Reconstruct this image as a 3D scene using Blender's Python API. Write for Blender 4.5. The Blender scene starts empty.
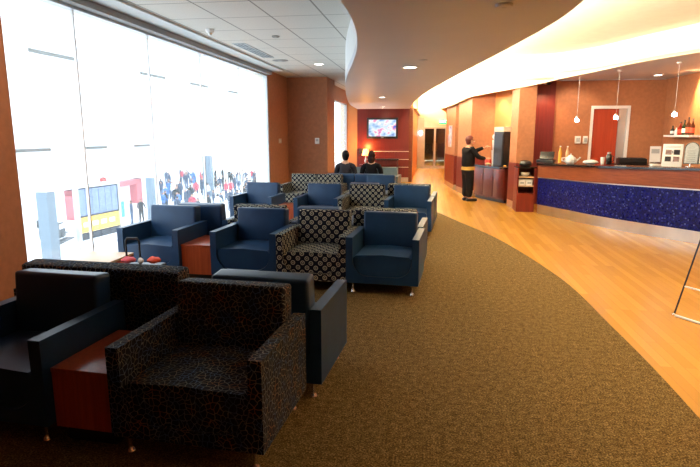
import bpy, bmesh, math, random
from mathutils import Vector, Matrix
random.seed(7)
C = bpy.context.scene.collection
PI = math.pi

# ------------------------------------------------------------------ materials
def srgb(r, g, b):
    f = lambda c: (c/255/12.92) if c/255 <= .04045 else ((c/255+.055)/1.055)**2.4
    return (f(r), f(g), f(b), 1)

def newmat(name):
    m = bpy.data.materials.new(name); m.use_nodes = True
    nt = m.node_tree
    return m, nt, nt.nodes['Principled BSDF']

def coords(nt, kind='Object', scale=(1, 1, 1), rot=(0, 0, 0)):
    tc = nt.nodes.new('ShaderNodeTexCoord'); mp = nt.nodes.new('ShaderNodeMapping')
    mp.inputs['Scale'].default_value = scale; mp.inputs['Rotation'].default_value = rot
    nt.links.new(tc.outputs[kind], mp.inputs['Vector'])
    return mp.outputs['Vector']

def ramp(nt, fac, stops):
    r = nt.nodes.new('ShaderNodeValToRGB')
    el = r.color_ramp.elements
    while len(el) < len(stops): el.new(.5)
    for e, (p, c) in zip(el, stops): e.position = p; e.color = c
    nt.links.new(fac, r.inputs['Fac'])
    return r.outputs['Color']

def noise(nt, vec, scale, detail=3, rough=.5):
    n = nt.nodes.new('ShaderNodeTexNoise'); n.inputs['Scale'].default_value = scale
    n.inputs['Detail'].default_value = detail; n.inputs['Roughness'].default_value = rough
    nt.links.new(vec, n.inputs['Vector'])
    return n.outputs['Fac']

def bump(nt, b, h, s=.2, d=.01):
    n = nt.nodes.new('ShaderNodeBump'); n.inputs['Strength'].default_value = s
    n.inputs['Distance'].default_value = d
    nt.links.new(h, n.inputs['Height']); nt.links.new(n.outputs['Normal'], b.inputs['Normal'])

def plain(name, col, rough=.6, metal=0, spec=.5, vary=.12, nscale=6, coat=0, emit=None, es=0):
    m, nt, b = newmat(name)
    c = [col[0], col[1], col[2], 1]
    v = coords(nt)
    n = noise(nt, v, nscale)
    lo = [x*(1-vary) for x in c[:3]]+[1]; hi = [min(1, x*(1+vary)) for x in c[:3]]+[1]
    nt.links.new(ramp(nt, n, [(.3, lo), (.7, hi)]), b.inputs['Base Color'])
    b.inputs['Roughness'].default_value = rough; b.inputs['Metallic'].default_value = metal
    b.inputs['Specular IOR Level'].default_value = spec
    b.inputs['Coat Weight'].default_value = coat
    if emit:
        b.inputs['Emission Color'].default_value = (*emit[:3], 1); b.inputs['Emission Strength'].default_value = es
    return m

def wood(name, c1, c2, rough=.35, scale=(30, 30, 2), coat=0, kind='Object'):
    m, nt, b = newmat(name)
    v = coords(nt, kind, scale)
    n = noise(nt, v, 1.5, 5, .6)
    nt.links.new(ramp(nt, n, [(.3, c1), (.7, c2)]), b.inputs['Base Color'])
    b.inputs['Roughness'].default_value = rough; b.inputs['Coat Weight'].default_value = coat
    return m

def mmath(nt, op, a, bb):
    n = nt.nodes.new('ShaderNodeMath'); n.operation = op
    for i, x in enumerate((a, bb)):
        if hasattr(x, 'links'): nt.links.new(x, n.inputs[i])
        else: n.inputs[i].default_value = x
    return n.outputs[0]

def mix(nt, fac, a, b_):
    n = nt.nodes.new('ShaderNodeMix'); n.data_type = 'RGBA'
    if hasattr(fac, 'links'): nt.links.new(fac, n.inputs['Factor'])
    else: n.inputs['Factor'].default_value = fac
    for s, x in (('A', a), ('B', b_)):
        sock = [i for i in n.inputs if i.name == s and i.type == 'RGBA'][0]
        if hasattr(x, 'links'): nt.links.new(x, sock)
        else: sock.default_value = x
    return [o for o in n.outputs if o.type == 'RGBA'][0]

M = {}
# blue leather
m, nt, b = newmat('blue_leather'); v = coords(nt)
nt.links.new(ramp(nt, noise(nt, v, 5), [(.3, (.009, .035, .088, 1)), (.7, (.013, .050, .120, 1))]), b.inputs['Base Color'])
b.inputs['Roughness'].default_value = .40; b.inputs['Specular IOR Level'].default_value = .38
bump(nt, b, noise(nt, v, 260, 2), .12, .002); M['leather'] = m
# dark leather gussets share the leather; far row's leather has its reflected sheen put into a grey-blue colour
M['leather_grey'] = plain('sheen_grey_leather', (.10, .14, .15), .35, nscale=5)

# ringed upholstery: staggered cream rings with dots on near-black navy
m, nt, b = newmat('ring_fabric')
v = coords(nt, 'UV', (1, 1, 1), (0, 0, PI/4))
vo = nt.nodes.new('ShaderNodeTexVoronoi'); vo.voronoi_dimensions = '2D'; vo.inputs['Scale'].default_value = 13.5
vo.inputs['Randomness'].default_value = .12; nt.links.new(v, vo.inputs['Vector'])
nt.links.new(ramp(nt, vo.outputs['Distance'], [(0, (.42, .38, .27, 1)), (.09, (.42, .38, .27, 1)), (.12, (.004, .005, .012, 1)), (.23, (.004, .005, .012, 1)), (.25, (.5, .46, .34, 1)), (.33, (.5, .46, .34, 1)), (.36, (.004, .005, .014, 1))]), b.inputs['Base Color'])
b.inputs['Roughness'].default_value = .85; b.inputs['Specular IOR Level'].default_value = .2
M['ring'] = m
# swirl upholstery: thin gold and blue lines branching on black
m, nt, b = newmat('swirl_fabric')
v = coords(nt, 'UV')
nz = nt.nodes.new('ShaderNodeTexNoise'); nz.inputs['Scale'].default_value = 14; nt.links.new(v, nz.inputs['Vector'])
vm = nt.nodes.new('ShaderNodeVectorMath'); vm.operation = 'SCALE'; vm.inputs['Scale'].default_value = .05
nt.links.new(nz.outputs['Color'], vm.inputs[0])
va = nt.nodes.new('ShaderNodeVectorMath'); va.operation = 'ADD'; nt.links.new(v, va.inputs[0]); nt.links.new(vm.outputs[0], va.inputs[1])
vo = nt.nodes.new('ShaderNodeTexVoronoi'); vo.voronoi_dimensions = '2D'; vo.feature = 'DISTANCE_TO_EDGE'; vo.inputs['Scale'].default_value = 32
nt.links.new(va.outputs[0], vo.inputs['Vector'])
lines = ramp(nt, vo.outputs['Distance'], [(0, (1, 1, 1, 1)), (.035, (1, 1, 1, 1)), (.075, (0, 0, 0, 1))])
n2 = noise(nt, v, 9, 2)
lc = ramp(nt, n2, [(.38, (.08, .14, .24, 1)), (.52, (.22, .21, .16, 1)), (.66, (.30, .13, .05, 1))])
nt.links.new(mix(nt, lines, (.005, .006, .012, 1), lc), b.inputs['Base Color'])
b.inputs['Roughness'].default_value = .8; b.inputs['Specular IOR Level'].default_value = .25
M['swirl'] = m

M['chrome'] = plain('chrome', (.8, .8, .8), .15, 1, vary=.03)
M['polished'] = plain('satin_metal_leg', (.85, .86, .88), .22, 1, vary=.02)
M['steel'] = plain('brushed_steel', (.62, .58, .52), .32, 1, vary=.08, nscale=3)
M['cherry'] = wood('cherry_laminate', (.30, .045, .012, 1), (.46, .08, .022, 1), .3)
M['redpanel'] = wood('red_wall_panel', (.12, .010, .006, 1), (.18, .016, .008, 1), .38, (20, 20, 1.2))
M['darkred'] = wood('dark_red_cabinet', (.07, .010, .006, 1), (.12, .016, .010, 1), .3, (20, 20, 2))
M['barwood'] = wood('bar_wood', (.12, .032, .013, 1), (.19, .052, .02, 1), .3, (3, 3, 30))
M['barwood'].node_tree.nodes['Principled BSDF'].inputs['Specular IOR Level'].default_value = .2
M['tan'] = wood('tan_laminate', (.62, .40, .22, 1), (.7, .47, .27, 1), .35)
M['wall'] = plain('terracotta_wallcovering', srgb(170, 110, 72), .65, vary=.1, nscale=14)
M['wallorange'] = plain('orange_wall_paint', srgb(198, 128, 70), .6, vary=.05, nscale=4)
M['white'] = plain('white_paint', (.82, .82, .8), .5, vary=.03)
M['cream'] = plain('cream_plaster', (.80, .74, .60), .7, vary=.03)
M['soffit'] = plain('beige_soffit_paint', srgb(206, 208, 212), .45, vary=.02, nscale=2)
M['black'] = plain('black_plastic', (.012, .012, .013), .35)
M['granite'] = plain('black_granite', (.016, .014, .013), .12, vary=.5, nscale=150)
M['frame'] = plain('grey_aluminium', (.55, .57, .58), .35, .6, vary=.04)
M['header'] = plain('grey_header_paint', (.30, .30, .29), .6, vary=.03)
M['pocket'] = plain('pale_ceiling_border', (.62, .65, .64), .6, vary=.03)
M['grille'] = plain('vent_slot', (.12, .15, .16), .5)
M['doorred'] = wood('red_door', (.36, .04, .015, 1), (.46, .06, .02, 1), .35, (14, 14, 1))
M['skin'] = plain('skin', (.55, .30, .19), .5, vary=.05)
M['hairblack'] = plain('black_hair', (.010, .008, .008), .7, spec=.15, nscale=60)
M['hairred'] = plain('auburn_hair', (.10, .012, .008), .5, nscale=60)
M['hairbrown'] = plain('dark_brown_hair', (.030, .012, .008), .7, spec=.15, nscale=60)
M['suit'] = plain('dark_grey_cloth', (.030, .027, .032), .9, spec=.15)
M['blackcloth'] = plain('black_cloth', (.010, .009, .010), .9, spec=.1)
M['goldcloth'] = plain('mustard_cloth', (.55, .36, .08), .8)
M['red'] = plain('red_plastic', (.6, .03, .02), .4)
M['pink'] = plain('pink_cloth', (.75, .12, .16), .8)
M['orangecloth'] = plain('orange_red_cloth', (.8, .10, .05), .8)
M['paper'] = plain('white_paper', (.85, .85, .83), .5, vary=.02)
M['greycard'] = plain('grey_card', (.42, .45, .46), .5, vary=.15, nscale=40)
M['amber'] = plain('amber_juice', (.85, .38, .04), .2)
M['greenglass'] = plain('dark_green_glass', (.012, .03, .014), .1)
M['redglass'] = plain('red_liqueur_glass', (.3, .02, .012), .12)
M['brownglass'] = plain('brown_whisky_glass', (.07, .02, .008), .1)
M['pole'] = plain('pale_blue_grey_column', (.13, .18, .23), .6, vary=.04)
M['concrete'] = plain('white_terrazzo', (.78, .80, .82), .3, vary=.03)
M['facade'] = plain('white_concourse_wall', (.82, .84, .86), .6, vary=.02)
M['slot'] = plain('grey_slot', (.09, .085, .07), .7)
M['signyellow'] = plain('yellow_sign_face', (.85, .55, .03), .4, emit=(.9, .55, .05), es=1.0)
M['signblue'] = plain('blue_sign_face', (.03, .20, .55), .4, emit=(.05, .3, .7), es=.8)
M['kioskred'] = plain('kiosk_red', (.55, .12, .13), .5)
M['lens'] = plain('downlight_lens', (1, 1, 1), .5, emit=(1, .93, .8), es=14)
M['pendantglow'] = plain('pendant_glass', (1, 1, 1), .3, emit=(.62, .76, 1), es=40)
M['cove'] = plain('cove_lamp', (1, 1, 1), .5, emit=(1, .78, .46), es=12)
M['shade'] = plain('lamp_shade', (1, .7, .35), .7, emit=(1, .36, .06), es=6)
M['exitgreen'] = plain('exit_face', (.02, .5, .2), .5, emit=(.02, .75, .28), es=1.6)
M['exitwhite'] = plain('exit_letters', (.9, 1, .9), .5, emit=(.8, 1, .85), es=2.5)

# carpet
m, nt, b = newmat('olive_carpet'); v = coords(nt)
n1 = noise(nt, v, 95, 3, .7); n2 = noise(nt, v, 22, 2)
mx = mmath(nt, 'ADD', mmath(nt, 'MULTIPLY', n1, .8), mmath(nt, 'MULTIPLY', n2, .2))
nt.links.new(ramp(nt, mx, [(.36, (.032, .018, .005, 1)), (.5, (.105, .060, .017, 1)), (.62, (.27, .175, .064, 1))]), b.inputs['Base Color'])
b.inputs['Roughness'].default_value = .95; b.inputs['Specular IOR Level'].default_value = .1
bump(nt, b, n1, .5, .01); M['carpet'] = m

# plank floor
m, nt, b = newmat('honey_plank_floor'); v = coords(nt, 'Object', (1, 1, 1), (0, 0, PI/2))
br = nt.nodes.new('ShaderNodeTexBrick'); br.offset = .37
for k, x in (('Scale', 1), ('Brick Width', 1.4), ('Row Height', .085), ('Mortar Size', .0012), ('Bias', 0)): br.inputs[k].default_value = x
br.inputs['Color1'].default_value = (.45, .215, .026, 1); br.inputs['Color2'].default_value = (.59, .30, .042, 1); br.inputs['Mortar'].default_value = (.34, .13, .03, 1)
nt.links.new(v, br.inputs['Vector'])
g = noise(nt, coords(nt, 'Object', (60, 3, 1)), 1, 4)
nt.links.new(mix(nt, mmath(nt, 'MULTIPLY', g, .35), br.outputs['Color'], (.52, .24, .045, 1)), b.inputs['Base Color'])
b.inputs['Roughness'].default_value = .27; b.inputs['Specular IOR Level'].default_value = .4
M['plank'] = m

# tile ceiling with exposed T-bars
GX, GY, OX, OY = .675, .84, -.68, 7.06
m, nt, b = newmat('acoustic_tiles'); tc = nt.nodes.new('ShaderNodeTexCoord'); sp = nt.nodes.new('ShaderNodeSeparateXYZ')
nt.links.new(tc.outputs['Object'], sp.inputs[0])
def gridline(sock, off, step, w):
    a = mmath(nt, 'DIVIDE', mmath(nt, 'SUBTRACT', sock, off-50*step), step)
    fr = mmath(nt, 'FRACT', a, 0)
    d = mmath(nt, 'MULTIPLY', mmath(nt, 'MINIMUM', fr, mmath(nt, 'SUBTRACT', 1.0, fr)), step)
    return mmath(nt, 'LESS_THAN', d, w)
ln = mmath(nt, 'MAXIMUM', gridline(sp.outputs[0], OX, GX, .011), gridline(sp.outputs[1], OY, GY, .009))
base = ramp(nt, noise(nt, tc.outputs['Object'], 120, 2), [(.35, (.62, .59, .53, 1)), (.65, (.78, .75, .68, 1))])
nt.links.new(mix(nt, ln, base, (.30, .28, .24, 1)), b.inputs['Base Color'])
b.inputs['Roughness'].default_value = .85; M['tiles'] = m

# blue mosaic
m, nt, b = newmat('blue_mosaic'); v = coords(nt, 'UV')
vo = nt.nodes.new('ShaderNodeTexVoronoi'); vo.voronoi_dimensions = '2D'; vo.inputs['Scale'].default_value = 42; vo.inputs['Randomness'].default_value = .35
nt.links.new(v, vo.inputs['Vector'])
sp = nt.nodes.new('ShaderNodeSeparateColor'); nt.links.new(vo.outputs['Color'], sp.inputs[0])
nt.links.new(ramp(nt, sp.outputs[0], [(0, (.0006, .001, .035, 1)), (.6, (.001, .002, .075, 1)), (.93, (.003, .006, .13, 1)), (.985, (.05, .07, .22, 1))]), b.inputs['Base Color'])
nt.links.new(ramp(nt, sp.outputs[1], [(0, (.25, .25, .25, 1)), (1, (.6, .6, .6, 1))]), b.inputs['Roughness'])
nm = nt.nodes.new('ShaderNodeNormalMap')
b.inputs['Specular IOR Level'].default_value = .15
bump(nt, b, sp.outputs[2], .35, .006); M['mosaic'] = m

# glass: clear pane, mostly transmitting with faint mirror reflection
def glassmat(name, refl, tint=(1, 1, 1, 1)):
    m, nt, b = newmat(name); nt.nodes.remove(b)
    tr = nt.nodes.new('ShaderNodeBsdfTransparent'); tr.inputs[0].default_value = tint
    gl = nt.nodes.new('ShaderNodeBsdfGlossy'); gl.inputs['Roughness'].default_value = .01
    mx = nt.nodes.new('ShaderNodeMixShader'); mx.inputs[0].default_value = refl
    nt.links.new(tr.outputs[0], mx.inputs[1]); nt.links.new(gl.outputs[0], mx.inputs[2])
    nt.links.new(mx.outputs[0], nt.nodes['Material Output'].inputs[0])
    return m
M['glass'] = glassmat('window_glass', .05, (.95, .98, 1, 1))
_nt = M['glass'].node_tree; _tl = _nt.nodes.new('ShaderNodeBsdfTranslucent'); _tl.inputs[0].default_value = (.85, .95, 1, 1)  # pale translucent share puts the bright window's veiling glare into the pane
_m2 = _nt.nodes.new('ShaderNodeMixShader'); _m2.inputs[0].default_value = .042; _o = _nt.nodes['Material Output']
_nt.links.new(_o.inputs[0].links[0].from_socket, _m2.inputs[1]); _nt.links.new(_tl.outputs[0], _m2.inputs[2]); _nt.links.new(_m2.outputs[0], _o.inputs[0])
M['doorglass'] = glassmat('door_glass', .12, (.8, .88, .8, 1))

# television picture
m, nt, b = newmat('television_picture'); v = coords(nt, 'Object', (3.2, 1, 4.5))
n = noise(nt, v, 1.1, 2)
col = ramp(nt, n, [(.28, (.02, .05, .5, 1)), (.42, (.5, .75, 1, 1)), (.55, (1, 1, 1, 1)), (.62, (1, .35, .6, 1)), (.72, (.1, .2, .7, 1))])
b.inputs['Base Color'].default_value = (0, 0, 0, 1); nt.links.new(col, b.inputs['Emission Color']); b.inputs['Emission Strength'].default_value = 1.0
M['tvpic'] = m
# flight screens
m, nt, b = newmat('flight_list_screen'); v = coords(nt, 'Object', (1, 6, 26))
n = noise(nt, v, 1.0, 2)
col = ramp(nt, n, [(.4, (.05, .08, .2, 1)), (.6, (.25, .32, .5, 1))])
nt.links.new(col, b.inputs['Base Color']); b.inputs['Emission Color'].default_value = (.1, .15, .3, 1); b.inputs['Emission Strength'].default_value = .5
M['flights'] = m
# abstract print
m, nt, b = newmat('abstract_print'); v = coords(nt, 'Object')
nt.links.new(ramp(nt, noise(nt, v, 5, 2), [(.3, (.15, .2, .55, 1)), (.5, (.7, .75, .9, 1)), (.7, (.8, .35, .1, 1))]), b.inputs['Base Color']); M['print'] = m

# ------------------------------------------------------------------ mesh helpers
class MB:
    def __init__(s): s.bm = bmesh.new()
    def _merge(s, t, mi=0, mat=None):
        if mat is not None: t.transform(mat)
        for f in t.faces: f.material_index = mi
        me = bpy.data.meshes.new('tmp'); t.to_mesh(me); s.bm.from_mesh(me); bpy.data.meshes.remove(me); t.free()
    def box(s, x0, x1, y0, y1, z0, z1, bev=0, seg=2, rot=None, mi=0):
        t = bmesh.new(); bmesh.ops.create_cube(t, size=1)
        c = Vector(((x0+x1)/2, (y0+y1)/2, (z0+z1)/2)); d = (x1-x0, y1-y0, z1-z0)
        for v in t.verts: v.co = Vector((v.co.x*d[0], v.co.y*d[1], v.co.z*d[2]))
        if bev: bmesh.ops.bevel(t, geom=t.edges[:], offset=bev, segments=seg, affect='EDGES', profile=.6)
        mt = Matrix.Translation(c)
        if rot: mt = mt @ rot
        s._merge(t, mi, mt); return s
    def cyl(s, p0, p1, r0, r1=None, n=16, mi=0):
        r1 = r0 if r1 is None else r1
        p0 = Vector(p0); p1 = Vector(p1); d = p1-p0
        t = bmesh.new(); bmesh.ops.create_cone(t, cap_ends=True, segments=n, radius1=r0, radius2=r1, depth=d.length)
        s._merge(t, mi, Matrix.Translation((p0+p1)/2) @ d.to_track_quat('Z', 'Y').to_matrix().to_4x4()); return s
    def ball(s, c, r, u=14, v=10, mi=0):
        t = bmesh.new(); bmesh.ops.create_uvsphere(t, u_segments=u, v_segments=v, radius=1)
        r = (r, r, r) if not hasattr(r, '__len__') else r
        s._merge(t, mi, Matrix.Translation(c) @ Matrix.Diagonal((*r, 1))); return s
    def lathe(s, prof, c=(0, 0, 0), n=20, mi=0):
        t = bmesh.new(); rings = []
        for r, z in prof: rings.append([t.verts.new((r*math.cos(2*PI*k/n), r*math.sin(2*PI*k/n), z)) for k in range(n)])
        for a, b2 in zip(rings, rings[1:]):
            for k in range(n): t.faces.new((a[k], a[(k+1) % n], b2[(k+1) % n], b2[k]))
        t.faces.new(rings[0][::-1]); t.faces.new(rings[-1])
        s._merge(t, mi, Matrix.Translation(c)); return s
    def prism(s, poly, z0, z1, mi=0, bev=0):
        t = bmesh.new()
        zz0 = z0 if hasattr(z0, '__len__') else [z0]*len(poly); zz1 = z1 if hasattr(z1, '__len__') else [z1]*len(poly)
        a = [t.verts.new((p[0], p[1], z)) for p, z in zip(poly, zz0)]; b2 = [t.verts.new((p[0], p[1], z)) for p, z in zip(poly, zz1)]
        n = len(poly)
        f0 = t.faces.new(a[::-1]); f1 = t.faces.new(b2)
        for k in range(n): t.faces.new((a[k], a[(k+1) % n], b2[(k+1) % n], b2[k]))
        if bev: bmesh.ops.bevel(t, geom=t.edges[:], offset=bev, segments=2, affect='EDGES')
        bmesh.ops.triangulate(t, faces=[f for f in t.faces if len(f.verts) > 4])
        bmesh.ops.recalc_face_normals(t, faces=t.faces[:])
        s._merge(t, mi); return s
    def extr_y(s, poly, y0, y1, bev=0, mi=0):     # polygon in x,z pushed along y
        t = bmesh.new(); n = len(poly)
        a = [t.verts.new((p[0], y0, p[1])) for p in poly]; b2 = [t.verts.new((p[0], y1, p[1])) for p in poly]
        t.faces.new(a); t.faces.new(b2[::-1])
        for k in range(n): t.faces.new((a[k], b2[k], b2[(k+1) % n], a[(k+1) % n]))
        if bev:
            ee = [e for e in t.edges if e.is_boundary is False and e.calc_face_angle(0) > .6]
            bmesh.ops.bevel(t, geom=ee, offset=bev, segments=3, affect='EDGES', profile=.6)
        bmesh.ops.triangulate(t, faces=[f for f in t.faces if len(f.verts) > 4])
        bmesh.ops.recalc_face_normals(t, faces=t.faces[:])
        s._merge(t, mi); return s
    def tube(s, pts, r, n=8, mi=0):
        for a, b2 in zip(pts, pts[1:]): s.cyl(a, b2, r, n=n, mi=mi)
        for p in pts[1:-1]: s.ball(p, r, 8, 6, mi=mi)
        return s
    def xf(s, mat): s.bm.transform(mat); return s
    def mesh(s, name, mats, smooth=True, angle=.7):
        bm = s.bm
        bmesh.ops.recalc_face_normals(bm, faces=bm.faces[:]) if False else None
        uv = bm.loops.layers.uv.new('UVMap')
        for f in bm.faces:
            n = f.normal; ax = max(range(3), key=lambda i: abs(n[i]))
            for l in f.loops:
                c = l.vert.co
                l[uv].uv = (c.y, c.z) if ax == 0 else (c.x, c.z) if ax == 1 else (c.x, c.y)
            f.smooth = smooth
        for e in bm.edges:
            if smooth and len(e.link_faces) == 2 and e.calc_face_angle(0) > angle: e.smooth = False
        me = bpy.data.meshes.new(name); bm.to_mesh(me); bm.free()
        for mt in (mats if isinstance(mats, (list, tuple)) else [mats]): me.materials.append(M[mt] if isinstance(mt, str) else mt)
        return me
    def build(s, name, mats, parent=None, smooth=True, label=None, angle=.7):
        o = bpy.data.objects.new(name, s.mesh(name, mats, smooth, angle)); C.objects.link(o)
        if parent is not None: o.parent = parent
        if label: o['label'] = label
        return o

def tag(o, label, cat, group=None, kind=None):
    o['label'] = label; o['category'] = cat
    if group: o['group'] = group
    if kind: o['kind'] = kind
    return o
def thing(name, label, cat, loc=(0, 0, 0), rz=0, group=None):
    o = bpy.data.objects.new(name, None); C.objects.link(o); o.location = loc; o.rotation_euler = (0, 0, rz)
    o.empty_display_size = .1
    return tag(o, label, cat, group)
def struct(mb, name, mats, label=None, smooth=False):
    o = mb.build(name, mats, smooth=smooth); o['kind'] = 'structure'
    if label: o['label'] = label
    return o
KIDS = {}
def copy_tree(o, loc, rz, label, group=None, parent=None):
    c = o.copy(); C.objects.link(c)
    if parent is None:
        c.location = loc; c.rotation_euler = (0, 0, rz); c['label'] = label
        if group: c['group'] = group
    else: c.parent = parent
    for ch in list(o.children): copy_tree(ch, None, 0, None, parent=c)
    return c
PROTO = {}
def place(key, maker, loc, rz, label, group=None):
    if key not in PROTO:
        r = maker(); PROTO[key] = r; r.location = loc; r.rotation_euler = (0, 0, rz); r['label'] = label
        if group: r['group'] = group
        return r
    return copy_tree(PROTO[key], loc, rz, label, group)

def offset_curve(pts, d):      # shift a plan curve sideways; positive = to the left of travel
    out = []
    for i, p in enumerate(pts):
        a = Vector(pts[max(0, i-1)][:2]); b2 = Vector(pts[min(len(pts)-1, i+1)][:2]); t = (b2-a).normalized()
        out.append((p[0]-t.y*d, p[1]+t.x*d))
    return out
def smooth_curve(pts, k=6):    # Catmull-Rom on tuples of any length
    out = []
    for i in range(len(pts)-1):
        p0 = pts[max(0, i-1)]; p1 = pts[i]; p2 = pts[i+1]; p3 = pts[min(len(pts)-1, i+2)]
        for j in range(k):
            t = j/k
            out.append(tuple(.5*((2*b)+(-a+c)*t+(2*a-5*b+4*c-d)*t*t+(-a+3*b-3*c+d)*t**3) for a, b, c, d in zip(p0, p1, p2, p3)))
    out.append(tuple(pts[-1])); return out
def ribbon(mb, pts, d0, d1, z0, z1):    # wall following a curve, between offsets d0 and d1, z given per point or constant
    A = offset_curve(pts, d0); B = offset_curve(pts, d1); n = len(pts)
    g = lambda z, i: z[i] if hasattr(z, '__len__') else z
    t = bmesh.new(); rows = []
    for i in range(n):
        rows.append([t.verts.new((A[i][0], A[i][1], g(z0, i))), t.verts.new((A[i][0], A[i][1], g(z1, i))), t.verts.new((B[i][0], B[i][1], g(z1, i))), t.verts.new((B[i][0], B[i][1], g(z0, i)))])
    for a, b2 in zip(rows, rows[1:]):
        for k in range(4): t.faces.new((a[k], b2[k], b2[(k+1) % 4], a[(k+1) % 4]))
    t.faces.new(rows[0]); t.faces.new(rows[-1][::-1])
    bmesh.ops.recalc_face_normals(t, faces=t.faces[:])
    uvd = 0
    me = bpy.data.meshes.new('t'); t.to_mesh(me); mb.bm.from_mesh(me); bpy.data.meshes.remove(me); t.free()
    return mb
def curve_uv(o, pts):           # run texture along the curve length
    me = o.data; L = [0]
    for a, b2 in zip(pts, pts[1:]): L.append(L[-1]+math.dist(a[:2], b2[:2]))
    uv = me.uv_layers[0].data
    for lp in me.loops:
        c = me.vertices[lp.vertex_index].co
        i = min(range(len(pts)), key=lambda k: (pts[k][0]-c.x)**2+(pts[k][1]-c.y)**2)
        uv[lp.index].uv = (L[i], c.z)

# ------------------------------------------------------------------ room shell
WX = -3.8                      # plane of the big window
carpet_edge = smooth_curve([(1.35, -5), (1.52, -1), (1.66, 1.5), (1.71, 3.42), (1.72, 4.22), (1.70, 5.11), (1.63, 6.78), (1.2, 9.16), (.64, 10.96), (.11, 12.63), (-.5, 14.6), (-1.3, 16.6), (-2.2, 18), (-2.95, 18.8)], 6)
struct(MB().box(WX-.1, 7.2, -5, 28, -.2, -.02), 'floor', 'plank', 'honey-coloured plank floor')
struct(MB().box(-3.0, 2, 28, 38, -.2, -.02), 'floor.001', 'plank', 'corridor floor beyond the glass doors')
struct(MB().prism([(WX, -5)]+carpet_edge+[(-2.95, 18.9), (WX, 18.9)], -.02, 0), 'floor.002', 'carpet', 'olive brown flecked carpet with a curved edge')
# planks sit level with the carpet
ed = [p for p in carpet_edge]
struct(MB().prism([(7.2, -5), (7.2, 28), (WX, 28), (WX, 18.9), (-2.95, 18.9)]+ed[::-1], -.02, -.001), 'floor.003', 'plank', 'glossy honey plank walkway curving past the bar')

soff_l = smooth_curve([(-.72, -5), (-.66, 0), (-.61, 3.0), (-.61, 4.35), (-.73, 5.55), (-.95, 6.84), (-1.38, 9.09), (-1.91, 12.62), (-2.4, 16.6), (-2.62, 20.0)], 6)
soff_r = smooth_curve([(.75, -5), (.9, 0), (.97, 2.5), (.97, 3.94), (.94, 4.65), (.82, 5.6), (.59, 7.16), (.29, 9.16), (-.02, 11.41), (-.42, 15.22), (-.74, 20.0)], 6)
ZS, ZT, ZC = 2.6, 3.2, 3.45
struct(MB().prism(soff_l+soff_r[::-1], ZS, ZS+.1), 'ceiling', 'soffit', 'lowered beige ceiling band with curved edges')
mb = MB(); ribbon(mb, soff_l, 0, -.06, ZS+.1, ZC+.05); struct(mb, 'trim_1', 'white', 'curved white drop edge of the lowered ceiling', True)
mb = MB(); ribbon(mb, soff_r, 0, .05, ZS+.1, ZS+.125); struct(mb, 'trim_2', 'soffit', 'lip of the lowered ceiling', True)
struct(MB().prism(offset_curve(soff_l, 0)+[(-2.62, 28), (WX-.3, 28), (WX-.3, -5)], ZT, ZT+.1), 'ceiling.001', 'tiles', 'acoustic tile ceiling with exposed grid')
mb = MB(); ribbon(mb, offset_curve(soff_r, .42), 0, .05, ZS+.1, ZC); struct(mb, 'trim_3', 'white', 'back of the light cove', True)
struct(MB().box(-3.0, 7.2, -5, 28.1, ZC, ZC+.1), 'ceiling.002', 'cream', 'bright cove ceiling')
# pale border and header above the window
struct(MB().box(WX+.03, -3.42, -5, 12.85, ZT-.03, ZT-.001), 'trim_4', 'pocket', 'pale border panel along the window head')
struct(MB().box(WX-.02, WX+.10, -5, 12.85, 3.09, ZT-.031), 'trim_5', 'header', 'grey header over the window')
# left wall: near pier, big window, far pier
struct(MB().box(WX-.35, WX, -5, 4.6, -.2, ZT), 'wall_left', 'wall', 'terracotta wall pier at the left')
struct(MB().box(WX-.006, WX+.012, 3.62, 4.598, 0, 3.08), 'wall_left.001', 'wall', 'raised terracotta panel beside the window')
struct(MB().box(WX-.35, WX, 12.85, 14.6, -.2, ZT), 'wall_left.002', 'wall', 'terracotta return beside the window')
struct(MB().box(WX-.35, -2.72, 14.6, 15.75, -.2, ZT), 'wall_left.003', 'wall', 'wide terracotta pier between the windows')
struct(MB().box(WX-.35, WX, 4.6, 12.85, -.2, .08), 'wall_left.004', 'white', 'low sill wall under the window')
struct(MB().box(WX-.35, WX, 4.6, 12.85, 3.1, 3.6), 'wall_left.005', 'white', 'wall above the window')
struct(MB().box(-3.25, -2.95, 15.75, 20.0, -.2, .25), 'wall_left.006', 'wall', 'wall under the far window')
struct(MB().box(-3.25, -2.95, 15.75, 20.0, 2.78, ZT), 'wall_left.007', 'wall', 'wall above the far window')
struct(MB().box(-3.25, -2.62, 20.0, 28.0, -.2, ZC), 'wall_left.008', 'wallorange', 'wall past the far window')
# windows
def window(n, x, y0, y1, z0, z1, muls, label):
    w = bpy.data.objects.new('window_%d' % n, None); C.objects.link(w); w['kind'] = 'structure'; w['label'] = label
    f = MB(); t = .04
    f.box(x-.12, x-.02, y0, y0+t, z0, z1); f.box(x-.12, x-.02, y1-t, y1, z0, z1)
    f.box(x-.12, x-.02, y0+t, y1-t, z0, z0+t); f.box(x-.12, x-.02, y0+t, y1-t, z1-t, z1)
    f.build('window_frame', 'frame', w, False)
    ys = [y0+t]+list(muls)+[y1-t]
    for yy in muls: MB().box(x-.09, x-.062, yy-.010, yy+.010, z0+t, z1-t).build('mullion', 'white', w, False)
    for a, b2 in zip(ys, ys[1:]): MB().box(x-.079, x-.073, a+.02, b2-.02, z0+t, z1-t).build('pane', 'glass', w, False)
window(1, WX, 4.6, 12.85, .08, 3.1, [5.75, 7.35, 9.1, 11.0], 'tall overexposed window looking down onto the concourse')
window(2, -2.98, 15.75, 20.0, .25, 2.78, [17.9], 'far bright window behind the seated man')
struct(MB().box(WX-.35, WX-.021, 12.81, 12.849, .08, 3.1), 'trim_12', 'cream', 'pale window reveal')
struct(MB().box(-3.25, -3.0, 19.97, 19.995, .25, 2.78), 'trim_14', 'cream', 'pale reveal of the far window')
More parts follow.
